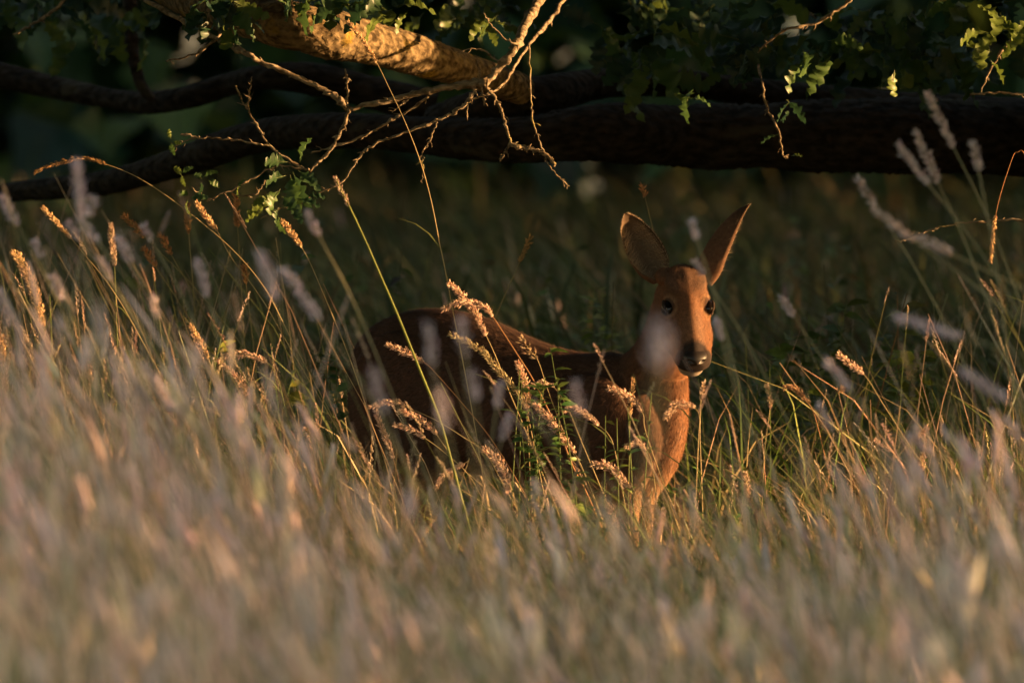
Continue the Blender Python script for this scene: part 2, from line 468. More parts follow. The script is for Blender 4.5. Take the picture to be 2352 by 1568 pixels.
# leaves along the upper edge
leaf_spray(220, 30, 130, 50, 26, 30.45, .2, 0.085, None)
leaf_spray(70, 10, 90, 30, 12, 30.5, .3, 0.08, None)
leaf_spray(495, 20, 45, 28, 12, 28.65, .08, 0.07, None)
leaf_spray(535, 40, 25, 26, 8, 28.65, .06, 0.06, None)
leaf_spray(760, -8, 130, 20, 16, 28.6, .1, 0.075, None)
leaf_spray(900, 22, 36, 26, 5, 28.6, .06, 0.065, 3)
leaf_spray(1060, 5, 110, 40, 14, 29.9, .15, 0.075, None)
leaf_spray(1140, 40, 30, 25, 4, 28.6, .06, 0.06, 3)
leaf_spray(1500, 60, 140, 70, 28, 29.75, .25, 0.09, None)
leaf_spray(1480, 150, 60, 40, 10, 29.7, .2, 0.09, None)
leaf_spray(1780, 60, 140, 60, 28, 29.7, .25, 0.095, None)
leaf_spray(1720, 120, 60, 40, 8, 29.5, .1, 0.085, 4)
leaf_spray(1880, 120, 40, 40, 5, 28.72, .05, 0.085, 2)
leaf_spray(2010, 90, 110, 80, 32, 29.7, .25, 0.09, None)
leaf_spray(2230, 70, 130, 80, 26, 29.65, .2, 0.095, None)
leaf_spray(2310, 90, 60, 80, 12, 28.74, .06, 0.065, 3)
leaf_spray(2140, 160, 60, 36, 10, 29.6, .2, 0.08, None)
leaf_spray(1800, 270, 14, 40, 4, 29.0, .05, 0.05, 0)
leaf_spray(1590, 210, 14, 34, 3, 29.0, .05, 0.06, 2)
put_leaf(at(2054, 168, 28.6), 0.05, (-.1, -.2, -1), 1.9, 3)
put_leaf(at(1818, 358, 28.7), 0.022, (1, -.2, .1), 0.4, 3)

# the crown out of frame: leaves in the volume the boughs carry (keeps the sky and most of the sun off the ground behind the deer)
def crown_points(n):
    out = []
    while len(out) < n:
        m = n * 2
        x = rng.uniform(-11, 12, m); y = rng.uniform(29.3, 52, m); h = rng.random(m) ** 1.6 * 3.6
        zb = 1.52 + 0.35 * rng.random(m) + np.maximum(0, (y - 31)) * 0.03 + 0.25 * np.sin(x * 1.3) ** 2
        zb = np.where(y < 30.0, zb + 0.05, zb)
        p = np.stack([x, y, zb + h], -1)
        out.extend(p.tolist())
    return np.array(out[:n])

NC = 20000
p = crown_points(NC)
# a drooping leaf skirt added to block low light, at the sides and far side of the crown
side = rng.random(5000)
sx = np.where(side < .45, rng.uniform(7.5, 11.5, 5000), np.where(side < .6, rng.uniform(-11, -8, 5000), rng.uniform(-11, 11, 5000)))
sy = np.where(side < .6, rng.uniform(30.2, 46, 5000), rng.uniform(44, 48, 5000))
sz = np.where(side < .6, rng.uniform(0.25, 1.9, 5000), rng.uniform(0.9, 2.6, 5000))
p = np.concatenate([p, np.stack([sx, sy, sz], -1)])
no = 12500
ov = np.stack([rng.uniform(-8, 5.0, no), rng.uniform(24.3, 29.8, no), 1.95 + .4 * rng.random(no) + 2.6 * rng.random(no) ** 1.5], -1)  # overhanging leaves added out of view to keep the sky off the deer
nb = 9000
bw = np.stack([rng.uniform(6.5, 12, nb), rng.uniform(30.0, 54, nb), rng.uniform(.15, 2.4, nb)], -1)  # unseen leaf wall added to stop the low sun reaching the background
KS = math.tan(SUN_AZ)
p = p[(p[:, 0] < -0.2) | (p[:, 1] + KS * p[:, 0] > 30.05)]            # the low sun comes in along the front edge of the crown
ns = 7000
fx = rng.uniform(4.0, 10.5, ns)
front = np.stack([fx, 30.1 - KS * fx + 3.0 * rng.random(ns) ** 1.3, rng.uniform(.1, 3.2, ns)], -1)  # unseen leaf mass added to keep the sun off the dark boughs
lx_ = rng.uniform(4.0, 6.8, 5000)
low = np.stack([lx_, 29.4 - KS * lx_ + 1.0 * rng.random(5000), rng.uniform(.1, 1.45, 5000)], -1)  # unseen low leaves added to shade the grass behind the deer
nf = 700
fringe = np.column_stack([rng.uniform(1.35, 2.2, nf), rng.uniform(29.25, 30.3, nf), rng.uniform(1.12, 1.43, nf)])  # unseen leaves added to keep the sun off the upper right sprays
p = np.concatenate([p, ov, bw, front, low, fringe])
mb = MB()
n = len(p)
a = rng.uniform(0, 2 * np.pi, n)
xd = np.stack([np.cos(a), np.sin(a), -0.35 + 0.4 * rng.normal(size=n)], -1)
half = n // 2
t1 = oval_leaf(1, .82, .3, .3, 3)
scatter(mb, t1, p, xd, rng.normal(size=n) * .6, rng.uniform(0.20, 0.34, n), mixcol(n, LEAF_COL, .2))
cr = mb.build('crown', M_LEAF, oak, smooth=False)  # oak crown together with the added light-blocking leaf masses
cr['kind'] = 'stuff'
mb = MB()
tube(mb, catmull([(5.7, 31.9, -.2), (5.6, 31.6, .6), (5.5, 31.5, 1.5), (5.3, 31.8, 2.6), (5.0, 32.2, 4.0)], 24), np.linspace(.55, .34, 24) * (1 + .25 * np.exp(-np.linspace(0, 9, 24))), 20, rough=.04)
mb.build('trunk', M_BARK, oak)
mb = MB()
tube(mb, catmull([(5.5, 31.5, 1.2), (4.2, 31.1, 1.25), (3.0, 30.85, 1.2), (2.0, 30.6, 1.1)], 24), np.linspace(.24, .10, 24), 14, rough=.04)
mb.build('limb', M_BARK, oak)

# ------------------------------------------------------------------ thicket closing the meadow far behind
thicket = empty('thicket', (0, 56, 0))
tag(thicket, 'dark out of focus thicket closing the meadow far behind the oak boughs', 'thicket')
n = 38000
tp = np.stack([rng.uniform(-16, 16, n), 52 + np.abs(rng.normal(0, 1.6, n)), rng.random(n) ** np.where(np.arange(n) < 12000, 4.0, 1.1) * 5.5], -1)
a = rng.uniform(0, 2 * np.pi, n)
mb = MB()
scatter(mb, t1, tp, np.stack([np.cos(a), np.sin(a), rng.normal(size=n) * .5], -1), rng.normal(size=n), rng.uniform(.25, .5, n), mixcol(n, LEAF_COL, .3))
o = mb.build('foliage', M_LEAF, thicket, smooth=False)
o['kind'] = 'stuff'
for k in range(14):
    x = -15 + 2.3 * k + .5 * rng.normal()
    mb = MB()
    tube(mb, catmull([(x, 55, 0), (x + .2 * rng.normal(), 55.1, 1.4), (x + .5 * rng.normal(), 55.3, 3.6)], 8), np.linspace(.08, .03, 8), 6, rough=.05)
    mb.build('stem', M_BARK, thicket)

# ------------------------------------------------------------------ the hedge beyond the right edge that shades the foreground
hedge = empty('hedge', (10.2, 14, 0))
tag(hedge, 'tall dense hawthorn hedge along the meadow edge, shading the nearer grass', 'hedge')
n = 13000
hp = np.stack([rng.normal(10.2, .75, n), rng.uniform(-3, 26.65 - KS * 10.2, n), rng.random(n) ** .9 * 3.4], -1)
a = rng.uniform(0, 2 * np.pi, n)
mb = MB()
scatter(mb, t1, hp, np.stack([np.cos(a), np.sin(a), rng.normal(size=n) * .5], -1), rng.normal(size=n), rng.uniform(.2, .42, n), mixcol(n, LEAF_COL, .2))
o = mb.build('foliage', M_LEAF, hedge, smooth=False)
o['kind'] = 'stuff'
for k in range(12):
    y = -2.5 + 2.4 * k
    mb = MB()
    tube(mb, catmull([(10.2, y, 0), (10.2 + .1 * rng.normal(), y + .1, .8), (10.2 + .3 * rng.normal(), y + .3 * rng.normal(), 2.2)], 8), np.linspace(.06, .02, 8), 6, rough=.05)
    mb.build('stem', M_BARK, hedge)

# ------------------------------------------------------------------ the roe deer
YAW = R(22)
DEER = np.array((at(1179, 1500, 28.4)[0], 28.4, 0.0))
fw = np.array((math.cos(YAW), -math.sin(YAW), 0)); lf = np.array((math.sin(YAW), math.cos(YAW), 0)); upv = np.array((0, 0, 1.0))
def D(p):
    p = np.asarray(p, float)
    return DEER + p[..., 0:1] * fw + p[..., 1:2] * lf + p[..., 2:3] * upv

def ring_loft(centers, ax1, ax2, mb, sides=24, egg=0.0):
    """closed loft: centers (n,3), ax1/ax2 (n,3) half axes of each ellipse"""
    n = len(centers)
    a = np.linspace(0, 2 * np.pi, sides, endpoint=False)
    v = centers[:, None] + (np.cos(a) * (1 - egg * np.clip(np.sin(a), -.3, 1)))[None, :, None] * ax1[:, None] + np.sin(a)[None, :, None] * ax2[:, None]
    v = np.concatenate([v.reshape(-1, 3), centers[:1], centers[-1:]])
    i, j = np.meshgrid(np.arange(n - 1), np.arange(sides), indexing='ij'); j2 = (j + 1) % sides
    q = np.stack([i * sides + j, i * sides + j2, (i + 1) * sides + j2, (i + 1) * sides + j], -1).reshape(-1, 4)
    b, e = n * sides, n * sides + 1
    tr = [(b, (k + 1) % sides, k) for k in range(sides)] + [(e, (n - 1) * sides + k, (n - 1) * sides + (k + 1) % sides) for k in range(sides)]
    mb.add(v, q, tr)

def ellipsoid(mb, c, ax, sides=18, rings=12):
    """ax: three half-axis vectors"""
    th = np.linspace(0.02, np.pi - 0.02, rings)
    c = np.asarray(c, float); ax = np.asarray(ax, float)
    ring_loft(c + np.cos(th)[:, None] * ax[0], np.sin(th)[:, None] * ax[1], np.sin(th)[:, None] * ax[2], mb, sides)

body = MB()
# trunk: x, top, bottom, half width
tr_ = catmull([(-.345, .640, .585, .020), (-.335, .690, .540, .050), (-.305, .725, .500, .072), (-.26, .748, .470, .090), (-.20, .762, .450, .100), (-.13, .760, .440, .104),
               (-.06, .745, .430, .105), (.0, .722, .420, .106), (.06, .698, .408, .106), (.12, .682, .398, .102), (.17, .677, .392, .097), (.215, .680, .392, .090),
               (.255, .665, .400, .078), (.285, .640, .430, .064), (.31, .600, .470, .048), (.325, .560, .500, .022)], 60)
ring_loft(D(np.stack([tr_[:, 0], 0 * tr_[:, 0], (tr_[:, 1] + tr_[:, 2]) / 2], -1)), tr_[:, 3:4] * lf, ((tr_[:, 1] - tr_[:, 2]) / 2)[:, None] * upv, body)
def limb_loft(pts, n=40):
    """pts: x, y, z, fore-aft radius, lateral radius"""
    c = catmull(pts, n)
    ctr = D(c[:, :3])
    t = np.gradient(ctr, axis=0); t /= np.linalg.norm(t, axis=1)[:, None]
    a1 = np.cross(t, lf); a1 /= np.linalg.norm(a1, axis=1)[:, None]
    a2 = np.cross(t, a1)
    ring_loft(ctr, a1 * c[:, 3:4], a2 * c[:, 4:5], body, 18)
# neck
limb_loft([(.20, 0, .53, .120, .074), (.255, 0, .585, .092, .056), (.308, -.004, .65, .066, .046), (.338, -.012, .71, .054, .043), (.352, -.018, .765, .047, .042), (.358, -.02, .80, .034, .034)], 40)
# hind legs: near one (its right, towards the camera) and far one
for sy, dx in ((-1, -.005), (1, -.06)):
    y = .062 * sy
    limb_loft([(-.235 + dx * .2, y, .66, .085, .040), (-.225 + dx * .3, y * 1.05, .58, .105, .046), (-.20 + dx * .6, y * 1.1, .50, .092, .044), (-.165 + dx, y * 1.1, .43, .066, .036), (-.175 + dx, y * 1.05, .36, .042, .027),
               (-.205 + dx, y, .29, .024, .017), (-.222 + dx, y, .262, .021, .014), (-.212 + dx, y, .22, .0135, .011), (-.20 + dx, y, .13, .0115, .0095), (-.192 + dx, y, .075, .0155, .012), (-.178 + dx, y, .045, .013, .011), (-.165 + dx, y, .02, .014, .013)], 60)
# front legs
for sy, dx in ((-1, .0), (1, -.012)):
    y = .055 * sy
    limb_loft([(.25, y * .9, .58, .062, .030), (.275 + dx * .3, y * 1.05, .50, .064, .034), (.262 + dx * .6, y * 1.05, .43, .048, .028), (.262 + dx, y, .37, .031, .020), (.270 + dx, y, .31, .021, .016),
               (.276 + dx, y, .265, .0165, .0135), (.276 + dx, y, .235, .0165, .014), (.275 + dx, y, .20, .0115, .0105), (.275 + dx, y, .12, .0105, .0095), (.276 + dx, y, .075, .0145, .012), (.290 + dx, y, .045, .0125, .011), (.298 + dx, y, .02, .014, .013)], 56)
# head frame: snout axis hs, dorsal ht, towards picture right hw
HY, HP = R(11), R(40)
hfac = np.array((math.sin(HY), -math.cos(HY), 0))
hs = math.cos(HP) * hfac - math.sin(HP) * upv
ht = math.sin(HP) * hfac + math.cos(HP) * upv
hw = np.array((math.cos(HY), math.sin(HY), 0))
TILT = R(-2)
HEAD0 = np.array((at(1578, 708, 28.2)[0], 28.20, at(1578, 708, 28.2)[2]))
def H(a, w, t):
    return HEAD0 + a * hs + w * hw + t * ht
hd = catmull([(-.092, .024, .020, -.030), (-.080, .044, .040, -.055), (-.05, .052, .050, -.078), (-.02, .052, .046, -.082), (.012, .046, .036, -.078), (.040, .042, .025, -.073),
              (.068, .040, .014, -.070), (.092, .0375, .004, -.068), (.110, .035, -.003, -.066), (.124, .030, -.010, -.060), (.134, .017, -.020, -.050)], 40)
ctr = np.array([H(a, 0, (t + b) / 2) for a, w, t, b in hd])
ring_loft(ctr, hd[:, 1:2] * hw, ((hd[:, 2] - hd[:, 3]) / 2)[:, None] * ht, body, 28, egg=.42)
for s in (-1, 1):
    ellipsoid(body, H(-.016, s * .026, .014), [hs * .032, hw * .021, ht * .013])         # brow
    ellipsoid(body, H(.002, s * .036, .002), [hs * .022, hw * .0130, ht * .018])          # orbit
    ellipsoid(body, H(.030, s * .030, -.040), [hs * .055, hw * .020, ht * .034])          # cheek
    ellipsoid(body, H(-.074, s * .037, .018), [hs * .020, hw * .018, ht * .018])          # ear root
    ellipsoid(body, H(.106, s * .020, -.036), [hs * .024, hw * .0175, ht * .024])         # upper lip
ellipsoid(body, H(.100, 0, -.066), [hs * .026, hw * .027, ht * .015])                     # chin
ellipsoid(body, H(-.045, 0, .030), [hs * .05, hw * .044, ht * .017])                       # forehead
limb_loft([(.312, 0, .64, .060, .045), (.322, 0, .56, .052, .045), (.318, 0, .49, .044, .043), (.282, 0, .43, .043, .039), (.238, 0, .395, .038, .034)], 30)   # breast
ellipsoid(body, D(np.array((.20, -.075, .54))), [fw * .085, lf * .030, upv * .10])        # shoulder
ellipsoid(body, D(np.array((-.22, -.075, .60))), [fw * .10, lf * .035, upv * .12])        # haunch

raw = body.mesh('deer_raw')
tmp = bpy.data.objects.new('deer_raw', raw)
scene.collection.objects.link(tmp)
m_ = tmp.modifiers.new('r', 'REMESH'); m_.mode = 'VOXEL'; m_.voxel_size = 0.0038
m2 = tmp.modifiers.new('s', 'SMOOTH'); m2.factor = 0.5; m2.iterations = 7
dg = bpy.context.evaluated_depsgraph_get()
ev = bpy.data.meshes.new_from_object(tmp.evaluated_get(dg))
bpy.data.objects.remove(tmp)
nv = len(ev.vertices)
V = np.empty(nv * 3, np.float32); ev.vertices.foreach_get('co', V); V = V.reshape(-1, 3).astype(float)
quads = np.array([list(f.vertices) if len(f.vertices) == 4 else list(f.vertices) + [f.vertices[2]] for f in ev.polygons])
is4 = np.array([len(f.vertices) == 4 for f in ev.polygons])

EYES = [H(.006, s * .044, .009) for s in (-1, 1)]
# coat colours by place on the animal, shade on flank and face painted in
rel = V - DEER
lx, ly, lz = rel @ fw, rel @ lf, rel[:, 2]
hr = V - HEAD0
ha, hwid, htop = hr @ hs, hr @ hw, hr @ ht
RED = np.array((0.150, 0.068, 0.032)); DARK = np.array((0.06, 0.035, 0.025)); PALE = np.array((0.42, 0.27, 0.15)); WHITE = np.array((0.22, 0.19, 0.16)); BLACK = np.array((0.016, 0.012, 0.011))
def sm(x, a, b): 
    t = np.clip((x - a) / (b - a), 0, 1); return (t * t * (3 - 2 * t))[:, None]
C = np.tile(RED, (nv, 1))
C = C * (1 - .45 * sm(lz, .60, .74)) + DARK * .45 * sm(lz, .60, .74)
FLANK_SHADE = np.array((.050, .030, .023))  # shade of the unlit flank and near side, put into the coat colour
C = C + (FLANK_SHADE - C) * np.maximum(1 - sm(lx, .22, .33), sm(-ly, .015, .045) * (1 - sm(lz, .60, .66)) * .8) * .88
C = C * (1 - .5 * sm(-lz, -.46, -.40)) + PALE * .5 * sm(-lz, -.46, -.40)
ishead = (np.linalg.norm(hr, axis=1) < .16) & (ha > -.10) & (htop > -.085)
ih = ishead.astype(float)[:, None]
HC = np.tile(RED * .95, (nv, 1))
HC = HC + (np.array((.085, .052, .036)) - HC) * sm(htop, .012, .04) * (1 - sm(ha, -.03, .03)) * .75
HC = HC + (np.array((.10, .06, .042)) - HC) * sm(-hwid, .0, .03) * .35  # shaded half of the face painted darker, on the picture left
HC = HC + (np.array((.17, .10, .065)) - HC) * (sm(ha, .0, .07) * (1 - sm(np.abs(hwid), .012, .03))) * .7
throat = sm(-htop, .055, .070) * sm(ha, .0, .05)
HC = HC + (PALE - HC) * throat * .7
muz = np.maximum(sm(ha, .100, .113) * sm(htop, -.056, -.050), sm(ha, .090, .104) * (1 - sm(np.abs(hwid), .020, .030)) * sm(htop, -.03, -.01))
HC = HC + (BLACK * 1.6 - HC) * muz
chin = sm(ha, .055, .08) * sm(-htop, .050, .055)
HC = HC + (WHITE - HC) * chin
for e in EYES:
    de = np.linalg.norm(V - e, axis=1)
    HC = HC + (BLACK * 2 - HC) * (1 - sm(de, .0150, .0205)) * .75
    HC = HC + (PALE * .8 - HC) * (sm(de, .0175, .020) * (1 - sm(de, .021, .028))) * .35
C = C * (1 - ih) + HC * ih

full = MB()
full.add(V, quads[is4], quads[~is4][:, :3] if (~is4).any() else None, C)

# ears: cupped blades with a thickness, joined into the same body mesh
def ear(base, tip, opening, width, seed, roll=0.0, cup=1.0):
    ns, na = 22, 17
    base, tip = np.asarray(base), np.asarray(tip)
    ax = tip - base; L = np.linalg.norm(ax); ax /= L
    op = np.asarray(opening, float); op -= ax * (op @ ax); op /= np.linalg.norm(op)
    sd = np.cross(ax, op)
    s = np.linspace(0, 1, ns)
    wd = width * np.interp(s, [0, .08, .2, .4, .6, .8, .92, 1], [.42, .62, .86, 1.0, .93, .66, .36, .05])
    half = np.interp(s, [0, .15, .35, .7, 1], [2.5, 2.0, 1.5, 1.15, .8]) * cup
    ang = np.linspace(-1, 1, na)
    th = ang[None, :] * half[:, None]
    k = (wd / np.maximum(np.sin(np.minimum(half, 1.57)), .3))[:, None]
    cen = base + ax * (s * L)[:, None] + sd * (roll * np.sin(s * np.pi) * .01)[:, None]
    def surf(off):
        rr = k + off
        return cen[:, None] + np.sin(th)[..., None] * sd * rr[..., None] - (np.cos(th) - np.cos(half)[:, None] * .4)[..., None] * op * rr[..., None]
    inner, outer = surf(0 * k), surf(.0035 * (1 - .6 * s[:, None]) + 0 * k)
    v = np.concatenate([inner.reshape(-1, 3), outer.reshape(-1, 3)])
    m = ns * na
    q = []
    for i in range(ns - 1):
        for j in range(na - 1):
            a0 = i * na + j
            q.append((a0, a0 + na, a0 + na + 1, a0 + 1))
            q.append((m + a0, m + a0 + 1, m + a0 + na + 1, m + a0 + na))
    for i in range(ns - 1):
        for j in (0, na - 1):
            a0 = i * na + j
            q.append((a0, m + a0, m + a0 + na, a0 + na) if j == 0 else (a0, a0 + na, m + a0 + na, m + a0))
    for j in range(na - 1):
        a0 = (ns - 1) * na + j
        q.append((a0, m + a0, m + a0 + 1, a0 + 1))
    edge = np.clip((np.abs(ang)[None, :] - .72) / .2, 0, 1)[..., None] * np.ones((ns, 1, 1))
    tipd = np.clip((s - .72) / .2, 0, 1)[:, None, None]
    ci = np.array((.20, .135, .085)) * (1 - .35 * np.clip(1 - np.abs(ang) * 1.6, 0, 1))[None, :, None] * np.ones((ns, na, 1))
    ci = ci * (1 - .75 * np.maximum(edge, tipd * .8))
    co = np.array((.10, .055, .034)) * np.ones((ns, na, 1)) * (1 - .45 * tipd)
    full.add(v, q, None, np.concatenate([ci.reshape(-1, 3), co.reshape(-1, 3)]))
    # long pale hairs inside the cup
    hmb = []
    for _ in range(900):
        i = int(rng.uniform(1, ns * .7)); j = int(rng.choice([rng.uniform(1, 6), rng.uniform(na - 7, na - 1)]))
        b = inner[i, j]
        d = op * .6 + ax * .8 - sd * np.sign(ang[j]) * .7 + .4 * rng.normal(size=3)
        hmb.append((b, b + d / np.linalg.norm(d) * rng.uniform(.012, .028)))
    # short fringe along the rim
    for _ in range(900):
        i = int(rng.uniform(0, ns - 1)); j = 0 if rng.random() < .5 else na - 1
        b = inner[i, j] + (inner[i + 1, j] - inner[i, j]) * rng.random()
        d = ax * .9 + (sd if j else -sd) * .5 + op * .25 + .35 * rng.normal(size=3)
        hmb.append((b, b + d / np.linalg.norm(d) * rng.uniform(.0025, .0055)))
    return hmb

e1b, e1t = at(1520, 642, 28.26), at(1437, 490, 28.24)
e2b, e2t = at(1622, 650, 28.26), at(1724, 470, 28.27)
hairs = ear(e1b, e1t, (0.30, -1.0, 0.15), .037, 1)
hairs += ear(e2b, e2t, (0.82, 0.30, -0.35), .037, 2, cup=.95)

deer = empty('roe_deer', tuple(DEER))
tag(deer, 'reddish brown roe deer doe standing in tall grass and looking at the camera, ears raised', 'deer')
bo = full.build('body', M_FUR, deer)
# eyes and lids, nose, hooves
for s in (-1, 1):
    mb = MB()
    ellipsoid(mb, H(.005, s * .0405, .008), [hs * .0178, hw * .0124, ht * .0124], 24, 18)
    eo = mb.build('eye', M_EYE, deer)
    # lids: two thin arcs over the ball
    for up_ in (1, -1):
        mb = MB()
        a = np.linspace(-1.15, 1.15, 14)
        c = np.array([H(.005 + .0190 * math.sin(x), s * (.0415 + .0088 * math.cos(x)), .008 + up_ * (.0118 * math.cos(x) - (.0045 if up_ > 0 else 0.001))) for x in a])
        tube(mb, c, (.0036 if up_ > 0 else .0024) * (0.35 + .65 * np.cos(a * 1.2)), 8, (.035, .022, .016))
        mb.build('eyelid', M_FUR, deer)
mb = MB()
# nose pad: a rounded pad with two comma nostrils
th = np.linspace(.05, np.pi - .05, 22); ph = np.linspace(0, 2 * np.pi, 30, endpoint=False)
T, P_ = np.meshgrid(th, ph, indexing='ij')
na_, nw_, nt_ = np.cos(T), np.sin(T) * np.cos(P_), np.sin(T) * np.sin(P_)
wid = .0240 * (1 + .16 * nt_)
pit = np.zeros_like(T)
for s in (-1, 1):
    dd = ((nw_ - s * .52) / .27) ** 2 + ((nt_ - .12 + .25 * np.abs(nw_ - s * .4)) / .22) ** 2
    pit = np.maximum(pit, np.exp(-dd * 1.4) * (na_ > 0))
np_ = HEAD0 + ((.119 + (.0215 - .011 * pit) * na_)[..., None] * hs) + (wid * nw_)[..., None] * hw + ((-.023 + .0150 * nt_ * (1 - .15 * np.abs(nw_)))[..., None] * ht)
i, j = np.meshgrid(np.arange(21), np.arange(30), indexing='ij'); j2 = (j + 1) % 30
mb.add(np_.reshape(-1, 3), np.stack([i * 30 + j, i * 30 + j2, (i + 1) * 30 + j2, (i + 1) * 30 + j], -1).reshape(-1, 4))
mb.build('nose', M_NOSE, deer)
for (x, y) in ((-.165 - .005, -.062), (-.165 - .06, .062), (.298, -.055), (.286, .055)):
    for k in (-1, 1):
        mb = MB()
        limb_pts = catmull([(x, y + k * .006, .034, .010), (x + .008, y + k * .007, .018, .0115), (x + .018, y + k * .006, .002, .011)], 8)
        tube(mb, D(limb_pts[:, :3]), limb_pts[:, 3], 8)
        mb.build('hoof', M_HOOF, deer)

# fur: short hairs lying along the coat
ev.calc_loop_triangles()
nt3 = len(ev.loop_triangles)
ti = np.empty(nt3 * 3, np.int32); ev.loop_triangles.foreach_get('vertices', ti); ti = ti.reshape(-1, 3)
A, B, Cc = V[ti[:, 0]], V[ti[:, 1]], V[ti[:, 2]]
nrm = np.cross(B - A, Cc - A); area = np.linalg.norm(nrm, axis=1); nrm /= area[:, None] + 1e-12
cen = (A + B + Cc) / 3
wgt = area * np.where(nrm[:, 1] < 0.45, 1.0, 0.25) * np.where(cen[:, 2] > .2, 1, .3) * np.where(np.linalg.norm(cen - HEAD0, axis=1) < .16, 2.2, 1)
NF = 150000
pick = rng.choice(nt3, NF, p=wgt / wgt.sum())
r1, r2 = np.sqrt(rng.random(NF))[:, None], rng.random(NF)[:, None]
pos = A[pick] * (1 - r1) + B[pick] * r1 * (1 - r2) + Cc[pick] * r1 * r2
nn = nrm[pick]
isH = np.linalg.norm(pos - HEAD0, axis=1) < .15
hl = (pos - HEAD0) @ hs
keep = ~(isH & (hl > .103)) & (np.min([np.linalg.norm(pos - e, axis=1) for e in EYES], axis=0) > .015)
pos, nn, isH, pick = pos[keep], nn[keep], isH[keep], pick[keep]
flow = np.where(isH[:, None], -hs, np.where(((pos - DEER) @ fw > .24)[:, None], -.3 * fw - upv, -fw - .55 * upv))
flow = flow - nn * np.sum(flow * nn, 1)[:, None]
flow /= np.linalg.norm(flow, axis=1)[:, None] + 1e-9
flow = flow + .22 * rng.normal(size=flow.shape)
ln = np.where(isH, rng.uniform(.003, .0062, len(pos)), rng.uniform(.006, .011, len(pos)))[:, None]
sidev = np.cross(nn, flow); sidev /= np.linalg.norm(sidev, axis=1)[:, None] + 1e-9
wv = np.where(isH, .00035, .0006)[:, None] * sidev
lift = np.where(isH, .30, .22)[:, None]
tipv = pos + flow * ln + nn * ln * lift
fv = np.stack([pos - wv - nn * .0005, pos + wv - nn * .0005, tipv], 1).reshape(-1, 3)
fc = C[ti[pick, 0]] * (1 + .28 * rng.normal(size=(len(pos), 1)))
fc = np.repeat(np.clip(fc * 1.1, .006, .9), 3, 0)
mb = MB()
mb.add(fv, None, np.arange(len(fv)).reshape(-1, 3), fc)
if hairs:
    hb = np.array([h[0] for h in hairs]); he = np.array([h[1] for h in hairs])
    sdv = np.cross(he - hb, rng.normal(size=hb.shape)); sdv /= np.linalg.norm(sdv, axis=1)[:, None] + 1e-9
    hv = np.stack([hb - sdv * .0003, hb + sdv * .0003, he], 1).reshape(-1, 3)
    mb.add(hv, None, np.arange(len(hv)).reshape(-1, 3), np.repeat(np.tile(np.array((.50, .38, .26)), (len(hb), 1)) * rng.uniform(.6, 1.2, (len(hb), 1)), 3, 0))
fo = mb.build('fur', M_HAIR, deer, smooth=False)
fo['kind'] = 'stuff'

# ------------------------------------------------------------------ grass
def spikelet_template(nsp, seed, lat=1.0, fat=1.0):
    """seed head built of spikelets: vertices as (position along the head, offset in two side directions), unit head radius"""
    r = np.random.default_rng(seed)
    vs, ts = [], []
    for k in range(nsp):
        a = (k + r.random()) / nsp * .97
        env = (math.sin(math.pi * min(1, (a * .93 + .07))) ** .6) * lat
        ph = r.uniform(0, 2 * math.pi)
        rad = env * r.uniform(.25, .85)
        l = r.uniform(.05, .085) * (1.3 if nsp < 40 else 1.0)
        w_ = r.uniform(.18, .32) * fat
        b = np.array((a, rad * .55 * math.cos(ph), rad * .55 * math.sin(ph)))
        e = np.array((a + l, rad * 1.25 * math.cos(ph), rad * 1.25 * math.sin(ph)))
        m = (b + e) / 2
        o = len(vs)
        t_ = ph + math.pi / 2
        vs += [b, m + np.array((0, w_ * math.cos(t_), w_ * math.sin(t_))), m - np.array((0, w_ * math.cos(t_), w_ * math.sin(t_))), m + np.array((.0, w_ * .8 * math.cos(ph), w_ * .8 * math.sin(ph))), e]
        ts += [(o, o + 1, o + 3), (o, o + 3, o + 2), (o + 1, o + 4, o + 3), (o + 3, o + 4, o + 2), (o, o + 2, o + 1), (o + 1, o + 2, o + 4)]
    return np.array(vs), np.array(ts)

def spindle_template(seed):
    r = np.random.default_rng(seed)
    vs, ts = [], []
    zs = [0, .12, .35, .62, .86, 1.0]; rs = [.12, .7, 1.0, .9, .55, .05]
    S = 5
    for z, rd in zip(zs, rs):
        for k in range(S):
            f = rd * (1 + .25 * r.normal())
            vs.append((z, f * math.cos(2 * math.pi * k / S), f * math.sin(2 * math.pi * k / S)))
    for i in range(len(zs) - 1):
        for k in range(S):
            a0, b0 = i * S + k, i * S + (k + 1) % S
            ts += [(a0, b0, b0 + S), (a0, b0 + S, a0 + S)]
    return np.array(vs), np.array(ts)

def bez(P0, P1, P2, t):
    t = t[..., None]
    return (1 - t) ** 2 * P0[:, None] + 2 * t * (1 - t) * P1[:, None] + t ** 2 * P2[:, None]

